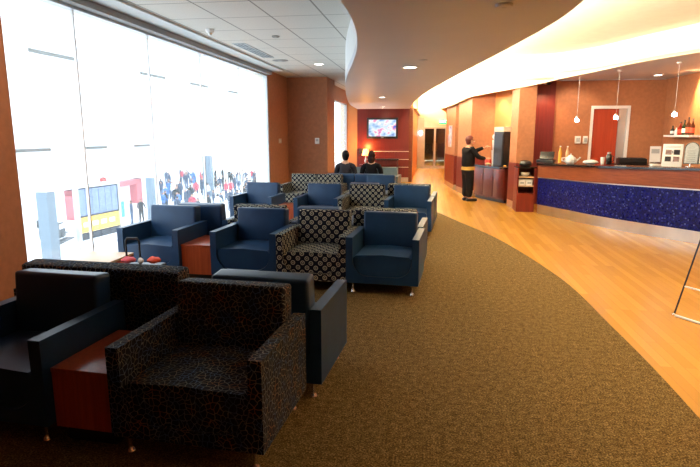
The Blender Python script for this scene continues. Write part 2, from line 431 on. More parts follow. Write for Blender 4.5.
# TV wall and hallway
tvw = MB(); tvw.box(-2.62, -.70, 20.0, 20.25, 1.08, ZS); tvw.box(-2.62, -.70, 19.97, 20.25, 0, 1.08)
struct(tvw, 'wall_back', 'redpanel', 'red wood wall carrying the television')
for k, z in enumerate((1.085, .80, .52)):
    struct(MB().box(-2.3 if k else -2.1, -.72, 19.955, 19.969, z, z+.018), 'trim_%d' % (6+k), 'cream', 'thin pale line across the red wall')
struct(MB().box(-2.6, -.70, 19.94, 19.969, 0, .16), 'baseboard_back', 'steel', 'steel skirting of the red wall')
struct(MB().box(-.70, -.62, 20.0, 28.0, 0, ZC), 'wall_hall_left', 'wallorange', 'lit hallway wall behind the red wall')
struct(MB().box(-2.62, -.70, 20.01, 20.25, ZS, ZC), 'wall_back.001', 'wallorange')
struct(MB().box(-.74, -.615, 19.93, 20.3, 0, 2.62), 'trim_9', 'barwood', 'wood corner of the red wall')
struct(MB().box(-.62, 1.6, 28.0, 28.15, 2.5, ZC), 'wall_far', 'cream', 'wall above the glass doors')
struct(MB().box(-.62, -.30, 28.0, 28.15, 0, 2.5), 'wall_far.001', 'steel', 'steel panel beside the glass doors')
struct(MB().box(.80, 1.6, 28.0, 28.15, 0, 2.5), 'wall_far.002', 'wallorange')
struct(MB().box(-.30, .80, 28.01, 28.13, 2.03, 2.5), 'trim_10', 'white', 'white transom over the glass doors')
for k, (x0, x1) in enumerate(((-.30, .25), (.25, .80))):
    d = bpy.data.objects.new('door_%d' % (k+1), None); C.objects.link(d); d['kind'] = 'structure'; d['label'] = ('left' if k == 0 else 'right')+' leaf of the glass double door at the hallway end'
    f = MB(); f.box(x0, x0+.05, 28.03, 28.08, .0, 2.03); f.box(x1-.05, x1, 28.03, 28.08, 0, 2.03); f.box(x0+.05, x1-.05, 28.03, 28.08, 1.97, 2.03); f.box(x0+.05, x1-.05, 28.03, 28.08, 0, .12)
    f.build('door_frame', 'steel', d, False)
    MB().box(x0+.05, x1-.05, 28.05, 28.06, .12, 1.97).build('door_glass', 'doorglass', d, False)
    hx = x1-.10 if k == 0 else x0+.10
    MB().cyl((hx, 27.98, .85), (hx, 27.98, 1.25), .012).cyl((hx, 27.98, .9), (hx, 28.04, .9), .008).cyl((hx, 27.98, 1.2), (hx, 28.04, 1.2), .008).build('door_handle', 'chrome', d)
# corridor beyond the doors
struct(MB().box(-1.2, -1.1, 28.15, 36, 0, 2.6), 'wall_corridor_left', 'darkred'); struct(MB().box(1.7, 1.8, 28.15, 36, 0, 2.6), 'wall_corridor_right', 'barwood')
struct(MB().box(-1.2, 1.8, 36, 36.1, 0, 2.6), 'wall_corridor_end', 'barwood'); struct(MB().box(-1.2, 1.8, 28.15, 36.1, 2.6, 2.7), 'ceiling.003', 'cream')
# right side: piers with red wainscot, alcoves
def pier(n, poly, ztop, label, dado=True, mat='wall'):
    struct(MB().prism(poly, 1.06 if dado else 0, ztop), 'wall_right.%03d' % n if n else 'wall_right', mat, label)
    if dado:
        cx = sum(p[0] for p in poly)/len(poly); cy = sum(p[1] for p in poly)/len(poly)
        gp = [(cx+(p[0]-cx)*1.03, cy+(p[1]-cy)*1.03) for p in poly]
        struct(MB().prism(gp, .16, 1.06), 'wall_right_wainscot.%03d' % n, 'redpanel', 'red wood wainscot of '+label)
        struct(MB().prism(gp, 0, .16), 'baseboard_right.%03d' % n, 'steel')
pier(0, [(.77, 17.35), (1.6, 17.35), (1.5, 20.4), (.55, 19.3)], 3.45, 'the farthest pier')
pier(1, [(1.13, 15.7), (1.75, 15.7), (1.6, 17.15), (.84, 16.95)], 3.45, 'the pier behind the standing person')
pier(2, [(2.0, 13.2), (2.38, 13.2), (2.5, 14.1), (1.92, 13.75)], 3.45, 'the pier beside the bar')
struct(MB().box(1.4, 1.5, 20.4, 28.0, 0, ZC), 'wall_hall_right', 'wallorange')
struct(MB().prism([(1.75, 15.7), (1.85, 15.8), (2.75, 14.25), (2.5, 14.1)], 0, 3.45), 'wall_alcove', 'wallorange', 'yellow lit back wall of the beverage alcove')
# recess between pier and bar wall
struct(MB().box(2.50, 2.98, 14.12, 14.3, 0, 3.0), 'wall_recess', 'redpanel', 'red recess wall behind the bar end')
# bar walls
BY = 14.3
bw = MB(); bw.box(2.98, 3.92, BY, BY+.12, 0, 3.0); bw.box(4.72, 5.6, BY, BY+.12, 0, 3.0); bw.box(3.92, 4.72, BY, BY+.12, 2.34, 3.0)
struct(bw, 'wall_bar', 'wall', 'terracotta wall behind the bar')
struct(MB().box(5.55, 5.7, -5, BY+.12, 0, ZC), 'wall_right.010', 'wall', 'terracotta side wall of the bar')
struct(MB().box(3.5, 5.2, 15.5, 15.6, 0, 2.6), 'wall_backroom', 'darkred')
df = MB(); df.box(3.87, 3.93, BY-.03, BY+.13, 0, 2.40); df.box(4.71, 4.77, BY-.03, BY+.13, 0, 2.40); df.box(3.93, 4.71, BY-.03, BY+.13, 2.33, 2.40)
d = bpy.data.objects.new('door_3', None); C.objects.link(d); d['kind'] = 'structure'; d['label'] = 'red door in a pale frame behind the bar'
df.build('door_frame', 'white', d, False)
MB().box(3.935, 4.52, BY+.05, BY+.09, .01, 2.325).build('door_leaf', 'doorred', d, False)
MB().box(4.53, 4.705, BY+.02, BY+.06, .01, 2.325).build('door_side_panel', 'frame', d, False)
MB().cyl((4.46, BY+.05, 1.0), (4.46, BY-.0, 1.0), .012).cyl((4.46, BY, 1.0), (4.36, BY, 1.0), .01).build('door_handle', 'chrome', d)
# enclosure behind and right of the camera
struct(MB().box(WX-.35, 7.2, -5.2, -5, -.2, 3.6), 'wall_rear', 'wall')

# curved bulkhead over bar and piers
F = smooth_curve([(5.3, 5.2, 3.0), (4.95, 7.2, 3.0), (4.6, 8.7, 3.0), (4.21, 9.74, 3.0), (3.74, 10.94, 3.0), (3.36, 12.0, 2.97), (2.8, 12.8, 2.90), (2.3, 13.05, 2.80), (1.88, 13.5, 2.75), (1.45, 14.6, 2.73), (1.08, 15.6, 2.70), (.78, 16.9, 2.60), (.52, 18.6, 2.56), (.46, 20.5, 2.6), (.72, 24, 2.6), (.85, 28, 2.6)], 5)
mb = MB(); ribbon(mb, F, 0, .08, [p[2] for p in F], ZC); struct(mb, 'trim_11', 'cream', 'curved cream bulkhead over the bar and piers', True)
i0 = min(range(len(F)), key=lambda i: abs(F[i][0]-2.8)+abs(F[i][1]-12.8))
Fo = offset_curve(F, .08)
struct(MB().prism([(5.55, 5.2)]+Fo[:i0+1]+[(2.5, 14.7), (5.55, 14.7)], 3.01, 3.06), 'ceiling.004', 'soffit', 'ceiling over the bar')
struct(MB().prism(Fo[i0+1:i0+32]+[(1.6, 20.5), (2.9, 15.2), (2.9, 14.7), (2.5, 14.7)], 2.9, 2.95), 'ceiling.005', 'cream', 'ceiling over the alcoves')

# ------------------------------------------------------------------ ceiling fittings
def downlight(loc, r, label, group, es=14, power=60, spread=1.9, col=(1, .86, .66)):
    t = thing('ceiling_downlight', label, 'ceiling light', loc, 0, group)
    MB().lathe([(r*.82, 0), (r, 0), (r*1.12, -.004), (r*1.12, -.008), (r*.86, -.010), (r*.82, 0)]).build('trim_ring', 'white', t)
    MB().cyl((0, 0, -.004), (0, 0, -.001), r*.84, n=24).build('lens', 'lens', t)
    l = bpy.data.lights.new('downlight_beam', 'SPOT'); l.energy = power; l.spot_size = spread; l.spot_blend = .7; l.shadow_soft_size = .06; l.color = col
    lo = bpy.data.objects.new('downlight_beam', l); C.objects.link(lo); lo.location = (0, 0, -.02); lo.parent = t
    return t
G = 'recessed downlights in the ceilings'
downlight((-.28, 7.45, ZS), .10, 'round downlight in the beige soffit, nearest and topmost of its three', G, power=70)
downlight((-1.16, 13.43, ZS), .10, 'round downlight in the beige soffit, middle one above the television', G, power=70)
downlight((-1.57, 18.4, ZS), .10, 'round downlight in the beige soffit, closest to the red television wall', G, power=60)
downlight((-2.39, 11.89, ZT), .11, 'round downlight in a ceiling tile before the terracotta pier', G, power=60)
downlight((4.95, 13.3, 3.01), .10, 'round downlight in the bar ceiling at upper right', G, power=60)
def disc(name, label, cat, loc, r, h, mat, dome=False):
    t = thing(name, label, cat, loc)
    MB().lathe([(r, 0), (r, -h*.5), (r*.85, -h), (r*.3, -h)]).build('housing', mat, t)
    if dome: MB().ball((0, 0, -h), (r*.6, r*.6, r*.6)).build('dome', 'steel', t)
    else: MB().lathe([(r*.28, -h-.001), (r*.24, -h-.004), (r*.05, -h-.004)]).build('cap', 'frame', t)
disc('ceiling_speaker', 'round flush speaker grille in the tile ceiling by the pier', 'speaker', (-3.05, 11.2, ZT), .16, .012, 'header')
disc('security_camera', 'small white dome camera under the tile ceiling by the window', 'camera', (-3.13, 7.76, ZT-.0), .06, .05, 'white', True)
disc('smoke_detector', 'flat grey smoke detector on the tile ceiling', 'smoke detector', (-2.36, 8.44, ZT), .06, .02, 'header')
disc('smoke_detector', 'pale round detector on the beige soffit at the top of the photo', 'smoke detector', (.47, 3.98, ZS), .06, .02, 'soffit')
disc('sprinkler_cover', 'small round sprinkler cover on the beige soffit above the near downlight', 'sprinkler', (-.1, 6.77, ZS), .05, .01, 'soffit')
disc('sprinkler_cover', 'small round sprinkler cover in the yellow cove ceiling over the hallway', 'sprinkler', (-.14, 22.6, ZC), .07, .02, 'header')
disc('track_spotlight', 'small spotlight hanging under the bulkhead beside the recess', 'spotlight', (2.60, 13.5, 2.9), .04, .05, 'cream')
# air slot in the border
t = thing('air_vent', 'long slotted air vent in the ceiling beside the window', 'air vent', (-3.15, 9.85, ZT))
MB().box(-.11, .11, -.85, .85, -.012, -.001).build('vent_frame', 'frame', t, False)
for k in range(3): MB().box(-.085+k*.062, -.045+k*.062, -.82, .82, -.016, -.0125).build('slot', 'grille', t, False)
for k in range(6): MB().box(-.1, .1, -.80+k*.31, -.785+k*.31, -.018, -.0165).build('fin', 'frame', t, False)

# ------------------------------------------------------------------ lounge chairs
def arcpts(cx, cz, r, a0, a1, n=7): return [(cx+r*math.cos(a0+(a1-a0)*k/n), cz+r*math.sin(a0+(a1-a0)*k/n)) for k in range(n+1)]
def make_seat(w, cush, frame_mat, back_mat, seat_mat, name='lounge_armchair'):
    t = thing(name, '-', 'armchair' if name == 'lounge_armchair' else 'loveseat')
    h = w/2; a = .075; z0, z1 = .12, .63; r = .17; D = .38
    outer = [(-h, z0), (h, z0), (h, z1), (h-a, z1)]
    inner = arcpts(h-a-r, .20+r, r, 0, -PI/2) + arcpts(-h+a+r, .20+r, r, -PI/2, -PI)
    poly = outer+inner+[(-h+a, z1), (-h, z1)]
    fr = MB(); fr.extr_y(poly, -D, D, bev=.012); fr.build('frame', frame_mat, t)
    # seat cushion hugging the rounded frame
    n = cush; iw = (w-2*a-.01)
    sc = MB(); hw = iw/2; rr = .165
    sp_ = arcpts(hw-rr, .205+rr, rr, 0, -PI/2)+arcpts(-hw+rr, .205+rr, rr, -PI/2, -PI)+[(-hw, .40), (-hw+.03, .43)]+[(0, .445)]+[(hw-.03, .43), (hw, .40)]
    sc.extr_y(sp_, -D+.015, .20, bev=.02); s_ = sc.build('seat', seat_mat, t)
    for k in range(n):
        cw = iw/n; x0 = -iw/2+k*cw
        bk = MB(); bk.box(x0+.004, x0+cw-.004, .20, .36, .20, .83, bev=.028, seg=3, rot=Matrix.Rotation(-.09, 4, 'X')); bk.build('backrest', back_mat, t)
    for sx in (-1, 1):
        for sy in (-1, 1):
            MB().lathe([(.013, .135), (.013, .035), (.018, .02), (.026, .008), (.026, 0)], (sx*(h-.07), sy*(D-.06), 0), 14).build('leg', 'polished', t)
    return t
def make_table(w=.39, d=.62, top='cherry'):
    t = thing('side_table', '-', 'side table')
    MB().box(-w/2, w/2, -d/2, d/2, .43, .455, bev=.003).build('table_top', top, t)
    MB().box(-w/2+.002, w/2-.002, -d/2+.004, d/2-.004, .10, .429).build('table_body', 'cherry', t)
    MB().box(-w/2+.04, w/2-.04, -d/2+.05, d/2-.05, 0, .099).build('plinth', 'black', t)
    return t
TH = math.radians(4); E1 = Vector((math.cos(TH), -math.sin(TH), 0)); E2 = Vector((math.sin(TH), math.cos(TH), 0))
SPEC = {'blue85': (.84, 1, 'leather', 'leather', 'leather', 'lounge_armchair'), 'blue': (.8, 1, 'leather', 'leather', 'leather', 'lounge_armchair'), 'ring': (.8, 1, 'ring', 'ring', 'ring', 'lounge_armchair'),
        'swirl': (.88, 1, 'swirl', 'swirl', 'swirl', 'lounge_armchair'),
        'duo': (.95, 1, 'leather', 'ring', 'ring', 'lounge_armchair'), 'ringwide': (.86, 1, 'ring', 'ring', 'ring', 'lounge_armchair'),
        'bluenarrow': (.72, 1, 'leather', 'leather', 'leather', 'lounge_armchair'),
        'swirllove': (1.42, 1, 'swirl', 'swirl', 'swirl', 'loveseat'), 'ringlove': (1.36, 2, 'ring', 'ring', 'ring', 'loveseat'),
        'bluelove': (1.5, 2, 'leather', 'leather', 'leather', 'loveseat'), 'grey': (.8, 1, 'leather_grey', 'leather_grey', 'leather_grey', 'lounge_armchair')}
def row(right, items, away=False, group=None):
    """right = front/rear right-hand outer corner nearest the camera; items run leftwards"""
    p = Vector((*right, 0))
    for kind, label in items:
        if kind == 'gap': p = p-E1*label; continue
        if kind == 'table':
            w = .39; c = p-E1*(w/2+.005)+E2*(.36 if not away else .40)
            place('table', make_table, c, -TH, label, 'cherry side tables between the armchairs'); p = p-E1*(w+.01)
        else:
            s = SPEC[kind]; w = s[0]; c = p-E1*(w/2+.003)+E2*.38
            place(kind, lambda: make_seat(*s), c, -TH+(PI if away else 0), label, group); p = p-E1*(w+.006)
g1 = 'front row armchairs facing the camera'
row((-.80, 2.46), [('swirl', 'black armchair with gold and blue swirl fabric, nearest the camera'), ('table', 'cherry side table at front left between the blue and the swirl armchairs'),
    ('blue', 'dark blue leather armchair cut off by the left edge of the photo')], group=g1)
row((-.66, 3.29), [('blue85', 'blue leather armchair seen from behind, back to back with the swirl armchair'), ('gap', .06), ('swirllove', 'black swirl fabric loveseat seen from behind, near the left wall')], True, 'front row seats facing away')
g2 = 'second row armchairs facing the camera'
row((-.08, 5.72), [('blue', 'blue leather armchair at the right end of the second row, on the open carpet'), ('ring', 'cream ring patterned armchair between two blue ones in the second row'),
    ('blue', 'blue leather armchair of the second row between the cherry table and the ring patterned one'), ('table', 'cherry side table in the second row between two blue armchairs'),
    ('blue', 'blue leather armchair of the second row beside the window and the suitcase')], group=g2)
row((-.05, 6.56), [('duo', 'ring patterned seat with blue arms, facing away behind the second row right end'), ('bluenarrow', 'blue armchair facing away directly behind the second row ring patterned armchair'),
    ('ringwide', 'ring patterned armchair facing away behind the middle blue armchair'), ('blue', 'blue armchair facing away beside the window behind the leftmost blue armchair')], True, 'second row seats facing away')
row((.06, 9.12), [('blue', 'blue leather armchair at the right end of the third row beside the plank floor'), ('ring', 'ring patterned armchair of the third row between two blue ones'),
    ('blue', 'blue leather armchair of the third row in front of the patterned loveseat'), ('table', 'cherry side table in the third row, only its orange top showing'),
    ('blue', 'blue leather armchair of the third row against the bright window')], group='third row armchairs facing the camera')
row((.12, 9.96), [('duo', 'ring patterned seat with blue arms, facing away behind the third row right end'), ('bluenarrow', 'blue armchair facing away behind the third row ring patterned armchair'),
    ('ringwide', 'ring patterned armchair facing away behind the third row middle armchair')], True, 'third row seats facing away')
row((-.70, 11.5), [('blue', 'blue armchair at the right end of the fourth row, before the seated people'), ('table', 'cherry side table in the fourth row between loveseat and blue armchair'),
    ('ringlove', 'long ring patterned loveseat in front of the wide terracotta pier')], group='fourth row seats facing the camera')
row((-.93, 12.32), [('bluelove', 'blue loveseat on which the man and woman sit facing the television')], True)
row((-.80, 14.3), [('grey', 'armchair with painted grey-blue sheen facing the camera right of the seated woman'), ('gap', .02), ('grey', 'armchair with painted grey-blue sheen facing the camera between the seated pair')], group='far grey-blue armchairs')

# suitcase and tan table by the window
t = thing('suitcase_trolley', 'black suitcase with raised pull handle and red and pink clothing on top', 'suitcase', (-2.86, 5.02, 0), .1)
MB().box(-.22, .22, -.12, .12, .05, .44, bev=.03, seg=3).build('case_body', 'black', t)
MB().tube([(-.19, .09, .43), (-.19, .09, .66), (-.17, .09, .69), (-.07, .09, .69), (-.05, .09, .66), (-.05, .09, .43)], .011).build('pull_handle', 'black', t)
MB().tube([(-.188, .088, .44), (-.188, .088, .64)], .006).build('handle_rod', 'chrome', t)
for sx in (-1, 1):
    MB().cyl((sx*.17-.015, .08, .03), (sx*.17+.015, .08, .03), .03).build('wheel', 'black', t)
    MB().cyl((sx*.17, -.08, 0), (sx*.17, -.08, .06), .012).build('foot', 'black', t)
def lump(seed, c, r, amp=.25, u=16, v=10):
    rnd = random.Random(seed); b_ = MB(); b_.ball(c, r, u, v)
    for q in b_.bm.verts:
        d_ = (q.co-Vector(c)); k = 1+amp*math.sin(d_.x*70+seed)*math.cos(d_.y*60+seed*2); q.co = Vector(c)+d_*k
    return b_
z = .442
for nm, lab, mt, c, r in (('folded_scarf', 'pink scarf bundled on the suitcase', 'pink', (-2.99, 5.0, z+.045), (.07, .06, .03)), ('knitted_hat', 'orange-red knitted hat on the right of the suitcase', 'orangecloth', (-2.73, 5.03, z+.045), (.065, .06, .032)), ('paper_tissue', 'crumpled white tissue between scarf and hat on the suitcase', 'paper', (-2.86, 5.02, z+.034), (.03, .03, .03))):
    tag(lump(3, c, r).build(nm, mt), lab, nm.split('_')[1])
place('tantable', lambda: make_table(.5, .5, 'tan'), (-3.45, 5.22, 0), 0, 'low table with a pale tan top by the window beside the suitcase')

# ------------------------------------------------------------------ people
def skin_mesh(name, V, Eg, R, mats, root=0, sub=1, parent=None, colour=None):
    me = bpy.data.meshes.new(name); me.from_pydata([tuple(v) for v in V], Eg, []); me.update()
    o = bpy.data.objects.new('tmp_skin', me); C.objects.link(o)
    md = o.modifiers.new('Skin', 'SKIN'); md.use_smooth_shade = True
    sv = me.skin_vertices[0].data
    for i, r in enumerate(R):
        sv[i].radius = (r, r) if not hasattr(r, '__len__') else r
        sv[i].use_root = (i == root)
    s2 = o.modifiers.new('Sub', 'SUBSURF'); s2.levels = sub; s2.render_levels = sub
    dg = bpy.context.evaluated_depsgraph_get(); nm = bpy.data.meshes.new_from_object(o.evaluated_get(dg))
    bpy.data.objects.remove(o); nm.name = name; nm.materials.clear()
    for mt in mats: nm.materials.append(M[mt])
    for p in nm.polygons:
        p.use_smooth = True
        p.material_index = colour(p.center) if colour else 0
    if parent == 'mesh': return nm
    o = bpy.data.objects.new(name, nm); C.objects.link(o)
    if parent is not None: o.parent = parent
    return o
def head_parts(t, c, yaw, hair, long=False, tilt=0):
    """c: centre of head; faces +Y before yaw. returns nose, ears, eyes meshes joined in body-coloured child plus hair"""
    Mx = Matrix.Translation(c) @ Matrix.Rotation(yaw, 4, 'Z') @ Matrix.Rotation(tilt, 4, 'X')
    MB().ball((0, .105, -.015), (.014, .022, .024)).xf(Mx).build('nose', 'skin', t); MB().ball((0, .086, -.062), (.028, .014, .009)).xf(Mx).build('mouth', 'pink', t)
    for s in (-1, 1):
        MB().ball((s*.077, 0, -.01), (.012, .022, .033)).xf(Mx).build('ear', 'skin', t)
        MB().ball((s*.034, .088, .012), (.014, .010, .009)).xf(Mx).build('eye', 'hairblack', t)
    h = MB(); h.ball((0, -.018, .030), (.086, .102, .105), 20, 14)
    for v in h.bm.verts:
        if v.co.y > .03 and v.co.z < .055: v.co.y = .03
        if v.co.z < -.03: v.co.z = -.03 + (v.co.z+.03)*.4
    h.ball((0, -.042, -.035), (.074, .058, .075), 16, 10)
    if long: h.ball((0, -.055, -.06), (.085, .06, .12), 16, 10)
    h.xf(Mx); h.build('hair', hair, t)
def hand(t, wrist, dirv, side, curl=.6, name='hand'):
    wrist = Vector(wrist); d = Vector(dirv).normalized(); s = Vector(side).normalized(); n = d.cross(s).normalized()
    V = [wrist, wrist+d*.045, wrist+d*.085]; Eg = [(0, 1), (1, 2)]; R = [.024, (.034), (.030)]
    L = [.065, .078, .074, .058]
    for i in range(4):
        off = s*(-.027+.018*i); b0 = wrist+d*.082+off
        k = len(V); V += [b0, b0+(d*L[i]*.5-n*L[i]*.2*curl), b0+(d*L[i]*.8-n*L[i]*.6*curl)]
        Eg += [(2, k), (k, k+1), (k+1, k+2)]; R += [.010, .0085, .007]
    k = len(V); b0 = wrist+d*.03-s*.03; V += [b0, b0+d*.03-s*.022, b0+d*.055-s*.028-n*.01]; Eg += [(1, k), (k, k+1), (k+1, k+2)]; R += [.012, .010, .008]
    return skin_mesh(name, V, Eg, R, ['skin'], 0, 1, t)
def seated(loc, label, hair, cloth, long, rz=0, headyaw=0):
    """seated facing local +Y, pelvis above the origin"""
    t = thing('person', label, 'person', loc, rz)
    H0 = Vector((0, .0, .52))
    V = [H0, (0, -.02, .70), (0, -.03, .88), (0, -.01, 1.02), (0, .0, 1.09), (0, .01, 1.17), (0, .01, 1.25)]; Eg = [(i, i+1) for i in range(6)]
    R = [(.15, .11), (.13, .10), (.155, .11), (.09, .07), (.05, .05), (.07, .08), (.075, .085)]
    for s in (-1, 1):
        k = len(V); V += [(s*.175, -.01, .985), (s*.225, .02, .76), (s*.17, .24, .68)]; Eg += [(3, k), (k, k+1), (k+1, k+2)]; R += [.055, .045, .034]
        k = len(V); V += [(s*.10, .06, .53), (s*.12, .44, .55), (s*.12, .46, .28), (s*.12, .47, .07), (s*.12, .58, .04)]; Eg += [(0, k), (k, k+1), (k+1, k+2), (k+2, k+3), (k+3, k+4)]; R += [.09, .065, .055, .038, .035]
    skin_mesh('body', V, Eg, R, ['skin'], 0, 1, t)
    # jacket
    jv = [(0, 0, .56), (0, -.02, .70), (0, -.03, .88), (0, -.01, 1.02), (0, -.005, 1.065)]; je = [(i, i+1) for i in range(4)]; jr = [(.17, .13), (.16, .125), (.18, .13), (.115, .09), (.07, .07)]
    for s in (-1, 1):
        k = len(jv); jv += [(s*.19, -.01, .985), (s*.235, .02, .76), (s*.175, .22, .685)]; je += [(3, k), (k, k+1), (k+1, k+2)]; jr += [.072, .06, .048]
    skin_mesh('jacket', jv, je, jr, [cloth], 0, 2, t)
    tv = [(0, 0, .53)]; te = []; tr = [(.165, .12)]
    for s in (-1, 1):
        k = len(tv); tv += [(s*.10, .07, .53), (s*.12, .44, .55), (s*.12, .46, .28), (s*.12, .47, .10)]; te += [(0, k), (k, k+1), (k+1, k+2), (k+2, k+3)]; tr += [.10, .078, .065, .055]
    skin_mesh('trousers', tv, te, tr, ['blackcloth'], 0, 1, t)
    for s in (-1, 1):
        MB().box(s*.12-.045, s*.12+.045, .42, .68, 0, .085, bev=.03, seg=3).build('shoe', 'black', t)
        hand(t, (s*.165, .25, .68), (-s*.25, 1, -.25), (s, 0, 0), .5)
    head_parts(t, (0, .01, 1.215), headyaw, hair, long)
    return t
seated((-1.96, 12.86, 0), 'person in dark grey jacket with short black hair seated facing the television', 'hairblack', 'suit', False)
seated((-1.34, 12.82, 0), 'person in black with longer brown hair seated facing the television', 'hairbrown', 'blackcloth', True)

# standing person reaching to the machine (faces +X / slightly away)
t = thing('person', 'standing person with auburn hair in black clothes reaching out at the beverage counter', 'person', (1.0, 14.53, 0), math.radians(-68)); t.scale = (1.12, 1.12, 1.0)
V = [(0, 0, .90), (0, 0, 1.06), (0, .01, 1.24), (0, 0, 1.37), (0, .01, 1.43), (0, .03, 1.50), (0, .03, 1.58)]; Eg = [(i, i+1) for i in range(6)]
R = [(.14, .10), (.12, .09), (.15, .10), (.08, .07), (.045, .045), (.065, .08), (.07, .085)]
k = len(V); V += [(.16, 0, 1.34), (.22, .14, 1.14), (.18, .36, 1.10)]; Eg += [(3, k), (k, k+1), (k+1, k+2)]; R += [.05, .042, .03]
k = len(V); V += [(-.16, .0, 1.34), (-.19, .24, 1.27), (-.14, .48, 1.38)]; Eg += [(3, k), (k, k+1), (k+1, k+2)]; R += [.05, .042, .03]
for s in (-1, 1):
    k = len(V); V += [(s*.09, 0, .84), (s*.10, .01, .48), (s*.10, -.01, .10), (s*.10, .12, .045)]; Eg += [(0, k), (k, k+1), (k+1, k+2), (k+2, k+3)]; R += [.088, .058, .040, .035]
skin_mesh('body', V, Eg, R, ['skin'], 0, 1, t)
jv = [(0, 0, .82), (0, 0, 1.06), (0, .01, 1.24), (0, 0, 1.36), (0, .005, 1.41)]; je = [(i, i+1) for i in range(4)]; jr = [(.20, .17), (.185, .155), (.205, .155), (.125, .10), (.065, .065)]
k = len(jv); jv += [(.17, 0, 1.34), (.23, .14, 1.14), (.185, .34, 1.10)]; je += [(3, k), (k, k+1), (k+1, k+2)]; jr += [.07, .06, .048]
k = len(jv); jv += [(-.17, 0, 1.34), (-.20, .24, 1.27), (-.145, .45, 1.37)]; je += [(3, k), (k, k+1), (k+1, k+2)]; jr += [.07, .06, .048]
skin_mesh('jacket', jv, je, jr, ['blackcloth'], 0, 2, t)
MB().lathe([(.12, .81), (.172, .81), (.172, .88), (.12, .90)]).xf(Matrix.Diagonal((1.05, .86, 1, 1))).build('shirt_hem', 'goldcloth', t)
tv = [(0, 0, .84), (0, 0, .94)]; te = [(0, 1)]; tr = [(.15, .13), (.15, .12)]
for s in (-1, 1):
    k = len(tv); tv += [(s*.085, 0, .74), (s*.10, .01, .48), (s*.10, 0, .09)]; te += [(0, k), (k, k+1), (k+1, k+2)]; tr += [.12, .095, .08]
skin_mesh('trousers', tv, te, tr, ['blackcloth'], 0, 1, t)
for s in (-1, 1): MB().box(s*.10-.045, s*.10+.045, -.06, .20, 0, .075, bev=.028, seg=3).build('shoe', 'black', t)
hand(t, (.18, .36, 1.10), (-.1, 1, -.1), (1, 0, 0), .8); hand(t, (-.14, .48, 1.38), (.1, 1, .3), (-1, 0, 0), .8)
head_parts(t, (0, .03, 1.555), 0, 'hairred', False)

# ------------------------------------------------------------------ bar counter
CL = [(2.38, 12.47, 1.10), (2.84, 11.54, 1.125), (3.23, 10.74, 1.15), (3.81, 9.9, 1.18), (4.31, 9.23, 1.205), (4.72, 8.35, 1.22), (4.98, 7.4, 1.22)]
CL = smooth_curve(CL, 6); zt = [p[2] for p in CL]
bar = thing('bar_counter', 'long curved bar with blue mosaic front, wood band, dark top and steel base', 'bar counter', (0, 0, 0))
mb = MB(); ribbon(mb, CL, .02, .5, 0, .20); o = mb.build('steel_base', 'steel', bar)
mb = MB(); ribbon(mb, CL, 0, .5, .20, [.78+(z-1.1)*.7 for z in zt]); o = mb.build('mosaic_panel', 'mosaic', bar); curve_uv(o, CL)
mb = MB(); ribbon(mb, CL, -.012, .5, [.78+(z-1.1)*.7 for z in zt], [.80+(z-1.1)*.7 for z in zt]); mb.build('steel_strip', 'steel', bar)
mb = MB(); ribbon(mb, CL, -.02, .5, [.80+(z-1.1)*.7 for z in zt], [z-.035 for z in zt]); o = mb.build('wood_band', 'barwood', bar)
mb = MB(); ribbon(mb, CL, -.06, .55, [z-.035 for z in zt], zt); mb.build('counter_top', 'granite', bar)
# back bar unit on right wall
bb = thing('back_counter', 'dark low work counter along the wall behind the bar', 'counter', (5.22, 12.3, 0))
MB().box(-.28, .3, -2.2, 1.9, 0, 1.0).box(-.85, -.28, 1.3, 1.9, 0, 1.0).build('cabinet', 'darkred', bb, False); MB().box(-.30, .3, -2.22, 1.92, 1.0, 1.04).box(-.87, -.30, 1.28, 1.92, 1.0, 1.04).build('counter_top', 'granite', bb, False)

# things on the bar: pedestal calendars / menu boards
def ontop(x, y):   # top of the bar at that spot
    i = min(range(len(CL)), key=lambda k: (CL[k][0]-x)**2+(CL[k][1]-y)**2); return CL[i][2]
def menu(name, x, y, w, h, rz, label, mats, inner):
    z = ontop(x-.1, y-.05); t = thing(name, label, 'menu stand', (x, y, z+.008), rz)
    R_ = Matrix.Rotation(-.16, 4, 'X')
    inner(t, w, h, R_, mats); return t
def photo_board(t, w, h, R_, mats):
    MB().box(-w/2, w/2, -.006, .006, 0, h, bev=.004).xf(R_).build('board', 'paper', t)
    for i in range(2):
        for j in range(2):
            p = MB(); cx = -w*.2+i*w*.4; cz = h*.33+j*h*.30
            p.box(cx-w*.15, cx+w*.15, -.009, -.0065, cz-h*.10, cz+h*.12); p.xf(R_).build('photo', 'darkred' if (i+j) % 2 else 'suit', t, False)
    p = MB()
    for k in range(2): p.box(-w*.36, w*.36, -.009, -.0065, h*.84+k*h*.05, h*.86+k*h*.05)
    p.xf(R_).build('text_line', 'greycard', t, False)
    MB().tube([(0, .01, h*.7), (0, .16, .004)], .006).build('prop', 'black', t)
def arch_board(t, w, h, R_, mats):
    prof = [(-w/2, .05), (w/2, .05), (w/2, h*.82)]+arcpts(0, h*.82, w/2, 0, PI, 8)[1:]
    MB().extr_y(prof, -.006, .006).xf(R_).build('frame', 'black', t)
    p2 = [(x*.86, .05+(z_-.05)*.93+.012) for x, z_ in prof]
    MB().extr_y(p2, -.010, -.0065).xf(R_).build('card', mats, t)
    g = MB()
    for k in range(6): g.box(-w*.28, w*.28, -.0125, -.0105, h*.25+k*h*.09, h*.26+k*h*.09)
    g.xf(R_).build('text_line', 'suit', t, False)
    MB().lathe([(.07, 0), (.07, .01), (.015, .02), (.012, .06)]).build('foot', 'chrome', t)
menu('menu_board', 4.02, 9.88, .30, .38, -.5, 'white menu board with four food photos standing on the bar', None, photo_board)
menu('menu_stand', 4.22, 9.66, .21, .37, -.5, 'grey arched menu frame on the bar right of the photo board', 'greycard', arch_board)
